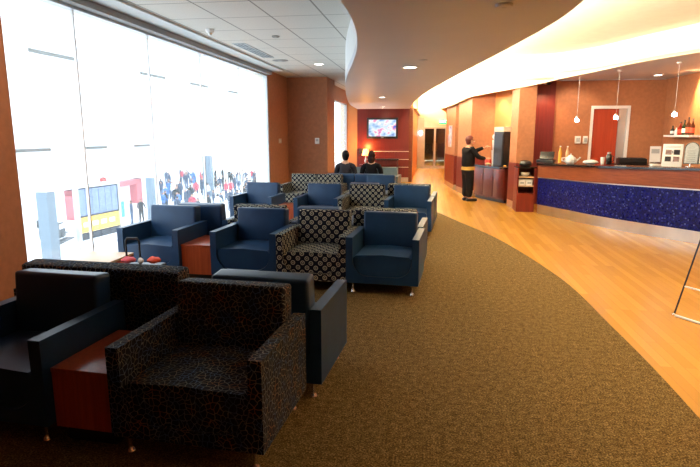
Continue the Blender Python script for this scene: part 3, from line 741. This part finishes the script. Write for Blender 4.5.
menu('menu_stand', 4.36, 9.46, .21, .38, -.5, 'white arched menu frame at the right edge of the photo', 'paper', arch_board)
t = thing('leaning_card', 'pale card leaning upright behind the bar left of the menu boards', 'card', (5.02, 13.2, 1.041), -.2)
MB().box(-.11, .11, -.005, .005, 0, .42).xf(Matrix.Rotation(-.15, 4, 'X')).build('card', 'paper', t, False); MB().tube([(0, .05, .3), (0, .16, .005)], .006).build('prop', 'black', t)
MB().box(-.08, .08, -.008, -.0055, .26, .36).xf(Matrix.Rotation(-.15, 4, 'X')).build('printed_patch', 'greycard', t, False)
t = thing('bar_tray', 'long black tray rack behind the bar', 'tray', (4.74, 12.9, 1.0), 0)
t.location = (4.72, 13.75, 1.041)
MB().box(-.30, .30, -.12, .17, 0, .12, bev=.01).build('tray', 'black', t)
for k in range(3): MB().box(-.27+k*.19, -.11+k*.19, -.09, .14, .121, .135).build('compartment', 'suit', t, False)
def small(name, label, cat, loc, parts, group=None, rz=0):
    t = thing(name, label, cat, loc, rz, group)
    for nm, b_, mt in parts: b_.build(nm, mt, t)
    return t
z = ontop(3.15, 11.3)+.001
small('napkin_stack', 'small white napkin stack on the bar in front of the black tray', 'napkins', (3.95, 10.3, ontop(3.95, 10.3)+.001), [('napkins', MB().box(-.08, .08, -.06, .06, 0, .035, bev=.004), 'paper'), ('holder', MB().box(-.09, .09, .061, .07, 0, .07), 'chrome')])
small('teapot', 'white rounded teapot near the left end of the bar', 'teapot', (2.88, 11.85, ontop(2.65, 11.9)+.006), [('pot', MB().lathe([(.07, 0), (.115, .04), (.12, .09), (.085, .14), (.05, .155)]), 'paper'), ('lid', MB().lathe([(.055, .156), (.045, .175), (.012, .185), (.018, .205), (.004, .215)]), 'paper'), ('spout', MB().tube([(.10, 0, .05), (.17, 0, .11), (.19, 0, .14)], .015), 'paper'), ('handle', MB().tube([(-.11, 0, .05), (-.17, 0, .07), (-.17, 0, .12), (-.09, 0, .13)], .01), 'paper')])
small('serving_dish', 'low white covered dish on the bar before the door', 'dish', (3.15, 11.40, ontop(2.95, 11.3)+.006), [('dish', MB().lathe([(.07, 0), (.14, .03), (.15, .045)]), 'paper'), ('cover', MB().lathe([(.145, .046), (.12, .075), (.05, .09), (.012, .095)]), 'paper')])
small('thermos_jug', 'dark thermos jug standing on the bar in front of the red door', 'jug', (3.40, 11.12, ontop(3.2, 10.8)+.006), [('jug', MB().lathe([(.045, 0), (.055, .02), (.055, .16), (.035, .20)]), 'black'), ('lid', MB().lathe([(.036, .201), (.036, .23), (.01, .235)]), 'steel'), ('handle', MB().tube([(.05, 0, .05), (.09, 0, .07), (.09, 0, .15), (.05, 0, .17)], .008), 'black')])
small('cup_stack', 'small white cup stack beside the thermos jug', 'cups', (3.27, 11.05, ontop(3.05, 11.1)+.02), [('cup', MB().lathe([(.03, 0), (.04, .09)]), 'paper'), ('rim_cup', MB().lathe([(.038, .09), (.042, .14), (.036, .14)]), 'paper')])
for k, (x, y, mt, lab) in enumerate(((2.90, 12.55, 'amber', 'tall amber juice bottle, left of two behind the bar end'), (3.02, 12.45, 'tan', 'tall pale yellow bottle, right of two behind the bar end'))):
    small('juice_bottle', lab, 'bottle', (x-.16, y-.38, 1.128), [('bottle', MB().lathe([(.035, 0), (.037, .22), (.018, .29), (.016, .33)]), mt), ('cap', MB().lathe([(.018, .331), (.018, .355)]), 'paper')], 'juice bottles at the bar end')
small('cash_register', 'black point of sale terminal at the left end of the bar', 'register', (2.55, 12.62, 1.105), [('base', MB().box(-.18, .18, -.14, .14, 0, .07, bev=.02), 'black'), ('screen', MB().box(-.15, .15, -.015, .015, .09, .27, bev=.01).xf(Matrix.Rotation(-.5, 4, 'X')), 'granite'), ('keypad', MB().box(-.12, .05, -.12, -.02, .071, .082), 'suit')], rz=-.4)
# bottles on wall shelf
sh = tag(MB().box(-.24, 0, -1.15, .12, -.025, .015).build('wall_shelf', 'white'), 'white shelf carrying liquor bottles on the bar side wall', 'shelf'); sh.location = (5.549, 13.5, 1.69)
BOT = [('black', 'short dark bottle, leftmost on the wall shelf', .20, .045), ('paper', 'small clear bottle with pale label, second from the left on the wall shelf', .17, .035), ('redglass', 'red liqueur bottle, third from the left on the wall shelf', .27, .05), ('greenglass', 'dark green bottle with pale label, fourth from the left on the wall shelf', .31, .045), ('brownglass', 'tall brown whisky bottle, fifth from the left on the wall shelf', .36, .05), ('brownglass', 'brown bottle at the photo edge, rightmost on the wall shelf', .33, .045)]
for k, (mt, lab, h, r) in enumerate(BOT):
    small('liquor_bottle', lab, 'bottle', (5.43, 13.46-k*.19, 1.706), [('bottle', MB().lathe([(r*.95, 0), (r, .01), (r, h*.58), (r*.35, h*.75), (r*.3, h*.95)]), mt), ('cap', MB().lathe([(r*.36, h*.951), (r*.36, h*1.04)]), 'black'), ('bottle_label', MB().lathe([(r+.0015, h*.16), (r+.0015, h*.45)]), 'paper' if k in (0, 1, 3) else 'orangecloth')], 'liquor bottles on the wall shelf')
# wall phone boxes
for k, (x, w) in enumerate(((3.60, .13), (3.775, .10))):
    small('wall_box', 'white wall box, '+('left larger' if k == 0 else 'right smaller')+' of two beside the bar door', 'wall box', (x, BY-.001, 1.585), [('housing', MB().box(-w/2, w/2, -.07, 0, -.09, .09, bev=.01), 'paper'), ('front_cover', MB().box(-w*.35, w*.35, -.078, -.0705, -.05, .05), 'greycard')], 'white wall boxes')
# pendants
PEND = [(3.13, 12.6, 2.04, 'leftmost'), (3.80, 12.2, 2.08, 'middle'), (4.44, 11.0, 2.10, 'rightmost')]
for x, y, z, w in PEND:
    t = thing('pendant_lamp', 'tiny bluish white pendant lamp over the bar, %s of three' % w, 'pendant lamp', (x, y, z), 0, 'pendant lamps over the bar')
    MB().cyl((0, 0, .06), (0, 0, 3.009-z), .0025, n=6).build('cord', 'frame', t)
    MB().lathe([(.018, .07), (.03, .05), (.03, .02)]).build('socket', 'chrome', t)
    MB().lathe([(.026, .019), (.042, -.015), (.04, -.04), (.018, -.052)]).build('glass_shade', 'pendantglow', t)
    MB().lathe([(.05, 3.009-z), (.05, 2.99-z), (.01, 2.98-z)]).build('ceiling_rose', 'white', t)

# shelf cabinet between pier and bar
t = thing('shelf_cabinet', 'red wood cabinet with open shelves between the pier and the bar end', 'cabinet', (2.24, 12.86, 0), 0)
c_ = MB(); c_.box(-.28, -.25, -.25, .27, 0, .98); c_.box(.08, .11, -.25, .27, 0, .98); c_.box(-.25, .08, .24, .27, 0, .98); c_.box(-.25, .08, -.25, .24, 0, .42)
c_.build('carcass', 'redpanel', t, False)
for z in (.58, .78): MB().box(-.25, .08, -.25, .24, z-.012, z+.012).build('shelf', 'tan', t, False)
MB().box(-.29, .12, -.27, .27, .981, 1.01).build('cabinet_top', 'granite', t, False)
small('mixing_bowl', 'white bowl on the upper open shelf beside the bar end', 'bowl', (2.14, 12.74, .793), [('bowl', MB().lathe([(.04, 0), (.09, .04), (.105, .085), (.095, .085)]), 'paper'), ('contents', MB().lathe([(.094, .07), (.05, .086), (.01, .088)]), 'amber')])
for k in range(2): small('storage_box', ('left' if k == 0 else 'right')+' white storage box on the lower open shelf', 'box', (2.07+k*.155, 12.72, .593), [('box', MB().box(-.07, .07, -.09, .09, 0, .12, bev=.008), 'paper'), ('lid', MB().box(-.073, .073, -.093, .093, .121, .135), 'white'), ('box_label', MB().box(-.04, .04, -.094, -.0905, .04, .08), 'greycard')], 'storage boxes on the lower shelf')
small('fruit_tray', 'black rounded catering tray on top of the shelf cabinet', 'tray', (2.16, 12.86, 1.011), [('tray', MB().lathe([(.06, 0), (.13, .03), (.14, .06)]), 'black'), ('lid', MB().lathe([(.135, .061), (.11, .11), (.04, .13)]), 'black')])

# beverage alcove; local x runs along the alcove, local y into it
AU = math.radians(-65); AC = Vector((1.86, 14.76, 0)); AX = Vector((math.cos(AU), math.sin(AU), 0)); AY = Vector((-math.sin(AU), math.cos(AU), 0))
def al(x, y, z=0): p = AC+AX*x+AY*y; return (p.x, p.y, z)
t = thing('beverage_counter', 'dark red beverage counter with doors in the yellow alcove', 'counter', tuple(AC), AU)
MB().box(-.86, .62, -.28, .17, .08, .86).build('cabinet', 'darkred', t, False)
MB().box(-.87, .63, -.31, .17, .861, .90).build('counter_top', 'granite', t, False)
MB().box(-.84, .60, -.24, .15, 0, .079).build('plinth', 'black', t, False)
for k in range(3):
    d_ = MB().box(-.84+k*.49, -.37+k*.49, -.30, -.281, .12, .83, bev=.004).build('door', 'darkred', t)
    MB().cyl((-.42+k*.49, -.315, .55), (-.42+k*.49, -.315, .68), .006).build('door_handle', 'chrome', d_)
small('bottle_cooler', 'tall black glass-front drinks cooler on the beverage counter', 'cooler', al(.24, -.05, .901), [('case', MB().box(-.22, .22, -.2, .19, 0, .88, bev=.01), 'black'), ('glass_front', MB().box(-.19, .19, -.212, -.201, .05, .83), 'black'), ('top_sign', MB().box(-.22, .22, -.21, .19, .881, 1.0, bev=.008), 'cream'), ('side_strip', MB().box(-.235, -.221, -.2, .15, 0, .88), 'steel')], rz=AU)
small('cup_dispenser', 'white column of stacked cups the person reaches for', 'cup dispenser', al(-.26, -.05, .901), [('base', MB().lathe([(.075, 0), (.075, .02), (.03, .03)]), 'paper'), ('lower_stack', MB().lathe([(.06, .031), (.08, .40)]), 'paper'), ('upper_stack', MB().lathe([(.055, .401), (.075, .66), (.06, .67)]), 'paper'), ('lid_stack', MB().ball((0, 0, .75), (.075, .075, .075)), 'white')])
small('coffee_urn', 'second white dispenser between cup column and cooler', 'dispenser', al(-.10, -.03, .901), [('urn', MB().lathe([(.05, 0), (.05, .38), (.04, .42), (.01, .44)]), 'paper'), ('spout', MB().tube([(-.06, -.02, .10), (-.10, -.03, .09), (-.10, -.03, .06)], .01), 'chrome')])
small('red_canister', 'bright red canister on the beverage counter before the standing person', 'canister', al(-.47, -.10, .901), [('can', MB().lathe([(.085, 0), (.09, .14), (.07, .17)]), 'red'), ('lid', MB().lathe([(.072, .171), (.05, .19), (.012, .2)]), 'red')])
small('fruit_bowl', 'small bowl of pale pastries at the front of the beverage counter', 'bowl', al(-.29, -.215, .901), [('bowl', MB().lathe([(.04, 0), (.085, .045), (.08, .045)]), 'paper'), ('pastries', lump(5, (0, 0, .05), (.065, .065, .025)), 'tan')])
small('pastry_plate', 'plate with one orange pastry before the cooler', 'plate', al(.53, -.22, .901), [('plate', MB().lathe([(.03, 0), (.055, .012), (.055, .016)]), 'tan'), ('pastry', lump(9, (0, 0, .035), (.04, .04, .02)), 'amber')])
# framed print over the cooler
small('framed_print', 'blue and white abstract print on the yellow alcove wall', 'picture', al(.50, .275, 2.20), [('frame', MB().box(-.30, .30, -.03, 0, -.32, .28), 'white'), ('print', MB().box(-.27, .27, -.034, -.0305, -.29, .25), 'print')], rz=AU)
# bluish reflected light by the far pier, modelled as a framed panel
small('glint_panel', 'narrow pale blue reflection modelled as a panel at the hallway side before the far pier', 'glint_panel', (.66, 18.2, 1.65), [('frame', MB().box(-.012, .012, -.28, .28, -.35, .35), 'steel'), ('glint_face', MB().box(-.016, -.0125, -.25, .25, -.32, .32), 'print')], rz=.15)

# ------------------------------------------------------------------ television wall
t = thing('television', 'wall television with a bright blue and pink picture on the red wall', 'television', (-1.70, 19.965, 1.92))
MB().box(-.56, .56, -.07, 0, -.37, .37, bev=.01).build('casing', 'black', t)
MB().box(-.49, .49, -.076, -.0705, -.29, .30).build('screen', 'tvpic', t, False)
MB().box(-.05, .05, -.075, -.0705, -.345, -.325).build('maker_badge', 'steel', t, False)
t = thing('console_table', 'dark console table against the red wall under the television', 'console table', (-1.5, 19.66, 0))
MB().box(-.42, .42, -.2, .24, .80, .84, bev=.004).build('table_top', 'black', t)
MB().box(-.38, .38, -.17, .21, .62, .799).build('apron', 'darkred', t, False)
for x in (-.37, .37):
    for y in (-.15, .19): MB().box(x-.025, x+.025, y-.025, y+.025, 0, .619).build('leg', 'darkred', t, False)
t = thing('lamp_table', 'small dark corner table under the glowing lamp', 'side table', (-2.26, 19.6, 0))
MB().lathe([(.22, .60), (.22, .63), (.21, .64)]).build('table_top', 'darkred', t); MB().cyl((0, 0, .03), (0, 0, .599), .03).build('pole', 'black', t); MB().lathe([(.17, 0), (.17, .015), (.03, .03)]).build('base', 'black', t)
t = thing('table_lamp', 'glowing orange table lamp in the corner by the red wall', 'lamp', (-2.26, 19.6, .642))
MB().lathe([(.08, 0), (.08, .02), (.03, .04), (.05, .12), (.02, .22), (.012, .32)]).build('base', 'steel', t)
MB().lathe([(.14, .32), (.085, .54), (.08, .54), (.135, .32)]).build('lamp_shade', 'shade', t)
l = bpy.data.lights.new('lamp_bulb', 'POINT'); l.energy = 45; l.color = (1, .42, .10); l.shadow_soft_size = .05
lo = bpy.data.objects.new('lamp_bulb', l); C.objects.link(lo); lo.location = (0, 0, .60); lo.parent = t
small('wall_speaker', 'small dark box mounted on the red wall left of the lamp', 'speaker', (-2.44, 19.968, 1.10), [('case', MB().box(-.09, .09, -.1, 0, -.1, .1, bev=.01), 'black'), ('grille', MB().box(-.07, .07, -.106, -.1005, -.08, .08), 'suit')])

def text_mesh(body, size, mat, parent, loc, rot, name='lettering'):
    cu = bpy.data.curves.new(name, 'FONT'); cu.body = body; cu.size = size; cu.extrude = .003; cu.align_x = 'CENTER'; cu.align_y = 'CENTER'
    o = bpy.data.objects.new('t', cu); C.objects.link(o)
    dg = bpy.context.evaluated_depsgraph_get(); me = bpy.data.meshes.new_from_object(o.evaluated_get(dg)); bpy.data.objects.remove(o)
    me.materials.clear(); me.materials.append(M[mat]); o = bpy.data.objects.new(name, me); C.objects.link(o); o.parent = parent; o.location = loc; o.rotation_euler = rot
    return o
t = thing('exit_sign', 'green lit EXIT sign above the glass doors', 'sign', (.62, 27.9, 2.30))
MB().box(-.19, .19, -.03, .03, -.11, .11, bev=.008).build('sign_box', 'exitgreen', t); MB().cyl((0, 0, .11), (0, 0, 3.449-2.30), .01).build('hanger', 'white', t)
text_mesh('EXIT', .17, 'exitwhite', t, (0, -.034, 0), (PI/2, 0, 0))
for k, (x, z, lab) in enumerate(((-.46, 1.75, 'bright glass reflection modelled as a glowing shade left of the glass doors'),)):
    t = thing('glass_glint', lab, 'glass glint', (x, 27.998, z))  # glowing shade added in place of a reflection in the sidelight glass
    MB().box(-.05, .05, -.03, 0, -.1, .1, bev=.008).build('back_plate', 'steel', t); MB().ball((0, -.09, 0), (.07, .055, .11)).build('glass_shade', 'pendantglow', t)

# switches on the pier
small('thermostat', 'white thermostat on the front of the wide terracotta pier', 'thermostat', (-3.0, 14.598, 1.54), [('plate', MB().box(-.06, .06, -.018, 0, -.08, .08, bev=.005), 'white'), ('display', MB().box(-.035, .035, -.021, -.0185, -.01, .05), 'greycard')])
small('light_switch', 'grey double light switch on the terracotta return by the window', 'switch', (WX+.001, 13.75, 1.55), [('plate', MB().box(0, .012, -.12, .12, -.06, .06, bev=.004), 'steel'), ('rocker', MB().box(.0125, .018, -.08, -.02, -.03, .03), 'white'), ('rocker', MB().box(.0125, .018, .02, .08, -.03, .03), 'white')])

# ------------------------------------------------------------------ metal easel at the right
t = thing('metal_easel', 'thin metal sign easel on the plank floor at the right edge', 'easel', (2.39, 5.46, 0), 0)
P = [Vector((0, 0, 0)), Vector((.40, -.62, 0))]; up_ = Vector((.36, .23, 1.15)); th_ = .008
MB().tube([tuple(P[0]+Vector((0, 0, .012))), tuple(P[0]+up_)], .008).build('post', 'suit', t); MB().tube([tuple(P[1]+Vector((0, 0, .012))), tuple(P[1]+up_)], .008).build('post', 'suit', t)
MB().tube([tuple(P[0]+Vector((0, 0, .012))), tuple(P[1]+Vector((0, 0, .012)))], .011).build('base_bar', 'white', t)
a = P[0]+up_*.25; b2 = P[1]+up_*.25
MB().tube([tuple(a), tuple(b2)], .008).build('cross_bar', 'white', t)
a = P[0]+up_; b2 = P[1]+up_
MB().tube([tuple(a), tuple(b2)], .008).build('top_bar', 'chrome', t)
MB().ball(tuple(P[0]+Vector((0, 0, .015))), .018).build('foot', 'chrome', t); MB().ball(tuple(P[1]+Vector((0, 0, .015))), .018).build('foot', 'chrome', t)
for q in P: MB().tube([tuple(q+up_*.9), tuple(q+Vector((.70, .44, .01)))], .007).build('rear_leg', 'suit', t)

# ------------------------------------------------------------------ concourse below the window
CZ = -4.0
struct(MB().box(-75, -4.2, -10, 110, CZ-.2, CZ), 'floor.004', 'concrete', 'white concourse floor a storey below')
struct(MB().box(-30.4, -30, 10, 110, CZ, 9.5), 'wall_concourse', 'facade', 'white opposite wall of the concourse')
for k, (y0, y1) in enumerate(((38.8, 44.4), (55.0, 60.6), (67.1, 72.8), (80.3, 85.6))):
    struct(MB().box(-30, -29.94, y0, y1, 7.75, 8.05), 'trim_%d' % (20+k), 'slot')
for k, (y0, y1) in enumerate(((34.5, 40.2), (44.5, 48.0), (52.8, 56.1))):
    struct(MB().box(-30, -29.94, y0, y1, .33, .58), 'trim_%d' % (30+k), 'slot')
def column(x, y, w, top, label):
    t = thing('concourse_column', label, 'column', (x, y, CZ))
    MB().box(-w/2, w/2, -w/2, w/2, 0, top-CZ, bev=.03).build('shaft', 'pole', t); MB().box(-w/2-.06, w/2+.06, -w/2-.06, w/2+.06, 0, .25).build('base', 'frame', t)
    MB().box(-w/2-.03, w/2+.03, -w/2-.03, w/2+.03, top-CZ, top-CZ+.08).build('capital', 'white', t)
column(-10.9, 14.2, .36, .1, 'pale blue-grey post outside the window, beside the left terracotta wall')
column(-17.4, 32.3, .45, -1.0, 'slim pale blue-grey post left of the concourse crowd')
column(-19.3, 46, .7, -.2, 'wide pale blue column rising in the middle of the concourse crowd')
# flight board
t = thing('flight_board', 'large flight information board with blue screens and yellow panel', 'information board', (-16.85, 25.8, CZ), math.radians(-8))
fr = MB(); fr.box(-.12, .12, -1.55, -1.42, 0, 3.25); fr.box(-.12, .12, 1.42, 1.55, 0, 3.25); fr.box(-.12, .12, -1.42, 1.42, 3.08, 3.25); fr.box(-.2, -.1, -1.42, 1.42, .45, 3.08)
fr.build('frame', 'frame', t, False)
MB().box(-.10, .05, -1.41, 1.41, 1.62, 3.07).build('screen_case', 'suit', t, False)
for k in range(6): MB().box(.051, .06, -1.38+k*.465, -.95+k*.465, 1.70, 3.0).build('screen', 'flights', t, False)
MB().box(-.10, .06, -1.41, 1.41, .85, 1.58).build('yellow_panel', 'signyellow', t, False)
for k in range(4): MB().box(.061, .066, -1.2+k*.62, -.8+k*.62, 1.12, 1.34).build('panel_patch', 'white', t, False)
for k in range(4): MB().box(-.10, .06, -1.35+k*.69, -.75+k*.69, .46, .78).build('lower_screen', 'suit', t, False)
MB().box(-.08, .08, -1.9, 1.9, 0, .06).build('foot_bar', 'frame', t, False)
t = thing('blue_totem', 'small blue sign panel beside the flight board', 'sign', (-17.35, 28.6, CZ))
MB().box(-.06, .06, -.35, .35, 1.0, 1.9).build('sign_face', 'signblue', t, False); MB().cyl((0, 0, 0), (0, 0, .999), .04).build('post', 'frame', t)
t = thing('red_kiosk', 'red-framed shop kiosk behind the flight board', 'kiosk', (-24.0, 38.0, CZ), math.radians(4))
k_ = MB(); k_.box(-.3, .3, -5.0, -4.2, 0, 2.0); k_.box(-.3, .3, 4.2, 5.2, 0, 2.0); k_.box(-.3, .3, -5.0, 5.2, 1.6, 2.0); k_.build('walls', 'kioskred', t, False)
MB().box(-.35, -.32, -4.2, 4.2, 0, 1.6).build('shop_window', 'facade', t, False)
MB().box(.31, .38, -3.2, -1.2, 1.55, 2.05).build('shop_sign', 'white', t, False)
t2 = thing('flower_display', 'red round display ball on top of the red kiosk', 'display', (-24, 37.6, CZ+2.01))
MB().ball((0, 0, .27), (.26, .26, .26)).build('ball', 'red', t2); MB().lathe([(.3, 0), (.2, .05)]).build('base', 'white', t2)
# gate seats
def make_bench():
    t = thing('gate_bench', '-', 'bench')
    for k in range(4):
        s_ = MB(); s_.box(-.25, .22, -1.18+k*.6, -.62+k*.6, .42, .48, bev=.02); s_.build('seat', 'black', t)
        s_ = MB(); s_.box(-.30, -.25, -1.18+k*.6, -.62+k*.6, .50, .95, bev=.02); s_.build('backrest', 'black', t)
    MB().box(-.03, .03, -1.2, 1.2, .36, .419).build('beam', 'chrome', t, False)
    for y in (-.9, .9): MB().box(-.25, .25, y-.03, y+.03, 0, .05).box(-.03, .03, y-.03, y+.03, .05, .36).build('leg', 'chrome', t, False)
    return t
for k, (x, y, lab) in enumerate(((-18.0, 24.3, 'black airport bench in the concourse, nearest below the flight board'), (-19.3, 25.6, 'black airport bench in the concourse, middle one left of the flight board'), (-21.6, 28.4, 'black airport bench in the concourse, farthest left of the flight board'))):
    place('bench', make_bench, (x, y, CZ), .25, lab, 'benches on the concourse floor')
# crowd
def crowd_mesh(cloth, legs, hair, arm):
    V = [(0, 0, .92), (0, 0, 1.15), (0, 0, 1.36), (0, 0, 1.46), (0, .01, 1.56), (0, .01, 1.66)]; Eg = [(i, i+1) for i in range(5)]
    R = [(.16, .11), (.16, .11), (.16, .10), (.06, .06), (.085, .10), (.08, .09)]
    for s in (-1, 1):
        k = len(V); V += [(s*.2, 0, 1.34), (s*.25, .02 if s > 0 else arm*.3, 1.08), (s*.24, .06 if s > 0 else arm, .86+arm*.5)]; Eg += [(2, k), (k, k+1), (k+1, k+2)]; R += [.06, .05, .04]
        k = len(V); V += [(s*.09, 0, .84), (s*.11, .03*s, .48), (s*.12, -.04*s, .08), (s*.12, .10-.04*s, .04)]; Eg += [(0, k), (k, k+1), (k+1, k+2), (k+2, k+3)]; R += [.10, .075, .055, .045]
    def colr(c):
        if c.z > 1.62 or (c.z > 1.5 and c.y < 0): return 3
        if c.z > 1.47: return 2
        if c.z > .9: return 0
        if abs(c.x) > .21: return 2 if c.z < .9 else 0
        return 1
    return skin_mesh('traveller', V, Eg, R, [cloth, legs, 'skin', hair], 0, 1, 'mesh', colr)
M['navycloth'] = plain('navy_cloth', (.03, .05, .10), .85); M['bluecloth'] = plain('bright_blue_cloth', (.04, .16, .48), .8)
M['lightcloth'] = plain('pale_cloth', (.55, .58, .62), .8); M['jean'] = plain('denim', (.05, .08, .15), .85); M['redcloth'] = plain('red_cloth', (.5, .05, .08), .8)
KINDS = [('navycloth', 'jean', 'hairblack', .05, 'navy clothes'), ('bluecloth', 'jean', 'hairbrown', .25, 'a bright blue top'), ('lightcloth', 'jean', 'hairblack', .1, 'a pale top'), ('blackcloth', 'blackcloth', 'hairbrown', .3, 'black clothes'), ('redcloth', 'jean', 'hairblack', .1, 'a red top')]
cm = [crowd_mesh(*k[:4]) for k in KINDS]
def traveller(i, x, y, label=None, group=True):
    o = bpy.data.objects.new('person', cm[i]); C.objects.link(o); o.location = (x, y, CZ); o.rotation_euler = (0, 0, random.uniform(0, 2*PI)); s = random.uniform(.92, 1.06); o.scale = (s, s, s)
    tag(o, label or 'distant traveller in %s standing in the concourse crowd beyond the window' % KINDS[i][4], 'person', None if label else 'travellers in %s in the concourse crowd' % KINDS[i][4])
traveller(0, -18.6, 31.9, 'traveller in navy clothes right of the flight board, left of the two standing there')
traveller(3, -18.5, 32.9, 'traveller in black clothes right of the flight board, right of the two standing there')
spots = []
tries = 0
while len(spots) < 120 and tries < 6000:
    tries += 1
    y = random.uniform(33, 62); k = random.uniform(.315, .52) if random.random() < .35 else random.uniform(.27, .49); x = -k*y
    if x > -29.0 and all((x-a)**2+(y-b)**2 > .7 for a, b in spots) and (x+19.3)**2+(y-46)**2 > 2 and (x+17.4)**2+(y-32.3)**2 > 1: spots.append((x, y))
for x, y in spots: traveller(random.choices(range(5), (5, 2, 3, 5, 1))[0], x, y)

# ------------------------------------------------------------------ lights
def strip(pts, z, w, e_scale=1):
    mb = MB(); ribbon(mb, pts, -.02, -.02-w, z, z+.02); return mb
def cove_lamps(pts, z, energy, col, step=2.4):
    L = [0]
    for a, b2 in zip(pts, pts[1:]): L.append(L[-1]+math.dist(a[:2], b2[:2]))
    def at(u):
        for i in range(len(pts)-1):
            if L[i+1] >= u: k = (u-L[i])/(L[i+1]-L[i]); return Vector((pts[i][0]+(pts[i+1][0]-pts[i][0])*k, pts[i][1]+(pts[i+1][1]-pts[i][1])*k, z))
        return Vector((*pts[-1][:2], z))
    u = step/2
    while u < L[-1]:
        a = at(u-step/2); b2 = at(min(L[-1], u+step/2)); d = b2-a
        l = bpy.data.lights.new('cove_lamp', 'AREA'); l.shape = 'RECTANGLE'; l.size = .08; l.size_y = step*.95; l.energy = energy; l.color = col
        o = bpy.data.objects.new('cove_lamp', l); C.objects.link(o); o.location = (a+b2)/2
        o.rotation_euler = (Matrix.Rotation(math.atan2(d.y, d.x)-PI/2, 3, 'Z') @ Matrix.Rotation(PI+.45, 3, 'Y')).to_euler(); u += step
# LED strip lying on the soffit edge, shining up into the cove
cv = offset_curve(soff_r, .16)
t = tag(strip(cv, ZS+.105, .10).build('cove_light_strip', 'cove', smooth=True), 'hidden light strip along the top edge of the lowered ceiling, its glow filling the cove', 'light strip')
cove_lamps([p for p in offset_curve(soff_r, .10) if p[1] > 2.0], ZS+.17, 230, (1, .90, .70))
struct(MB().box(-.619, -.50, 20.3, 27.98, 2.60, 2.64), 'trim_13', 'cream', 'added light ledge along the hallway')  # ledge added to carry uplights that brighten the hallway ceiling
cove_lamps([(-.55, 20.4), (-.55, 27.9)], 2.66, 130, (1, .86, .56))
def area(name, loc, size, sizey, energy, col, rot):
    l = bpy.data.lights.new(name, 'AREA'); l.shape = 'RECTANGLE'; l.size = size; l.size_y = sizey; l.energy = energy; l.color = col
    o = bpy.data.objects.new(name, l); C.objects.link(o); o.location = loc; o.rotation_euler = rot; return o
def spot(name, loc, tgt, energy, col, size=1.4, blend=.6, soft=.05):
    l = bpy.data.lights.new(name, 'SPOT'); l.energy = energy; l.color = col; l.spot_size = size; l.spot_blend = blend; l.shadow_soft_size = soft
    o = bpy.data.objects.new(name, l); C.objects.link(o); o.location = loc
    o.rotation_euler = (Vector(tgt)-Vector(loc)).to_track_quat('-Z', 'Y').to_euler(); return o
for (x, y) in ((2.15, 14.75), (1.9, 15.35)): spot('alcove_washer', (x-.3, y-.15, 2.85), (x+.1, y, 1.2), 75, (1, .72, .40), 1.6)
spot('bar_washer', (5.1, 12.6, 2.95), (5.55, 12.2, 2.4), 300, (1, .72, .34), 2.1)
spot('bar_washer', (3.4, 13.5, 2.95), (3.4, 14.3, 1.4), 45, (1, .76, .52), 2.0)
spot('bar_washer', (2.70, 13.5, 2.82), (2.70, 14.12, 1.6), 80, (1, .62, .35), 1.8)  # spot added to brighten the red recess wall
spot('hall_washer', (.2, 24.0, 3.4), (.2, 24, 0), 260, (1, .78, .42), 2.5)
spot('hall_washer', (.2, 19.0, 3.4), (.4, 18.5, 0), 90, (1, .74, .38), 2.5)
spot('tv_wall_washer', (-1.6, 19.2, 2.58), (-1.6, 20, 1.2), 10, (1, .6, .4), 2.2)
spot('left_wall_fill', (-2.7, 3.3, 3.18), (-3.8, 4.0, 1.9), 170, (1, .80, .6), 1.6)  # unseen spot added to lift the dark left wall
spot('corridor_light', (.3, 31, 2.58), (.3, 32.5, 0), 220, (1, .85, .55), 2.6)
spot('backroom_light', (4.3, 15.0, 2.5), (4.3, 15.2, 0), 8, (1, .7, .4), 2.4)

# daylight from outside
w = bpy.data.worlds.new('World'); bpy.context.scene.world = w; w.use_nodes = True
bg = w.node_tree.nodes['Background']; bg.inputs[0].default_value = (.86, .94, 1, 1); bg.inputs[1].default_value = 4.2

# ------------------------------------------------------------------ camera
f = 545.0; p = math.atan((233.5-133)/f); psi = math.atan(80*math.cos(p)/f)
cam = bpy.data.cameras.new('Camera'); co = bpy.data.objects.new('Camera', cam); C.objects.link(co)
cam.sensor_width = 36; cam.lens = f/700*36; cam.clip_end = 400
co.location = (0, 0, 1.75); co.rotation_euler = (PI/2-p, 0, psi)
sc = bpy.context.scene; sc.camera = co
sc.view_settings.view_transform = 'Standard'; sc.view_settings.look = 'None'; sc.view_settings.gamma = 1; sc.view_settings.exposure = 0.0
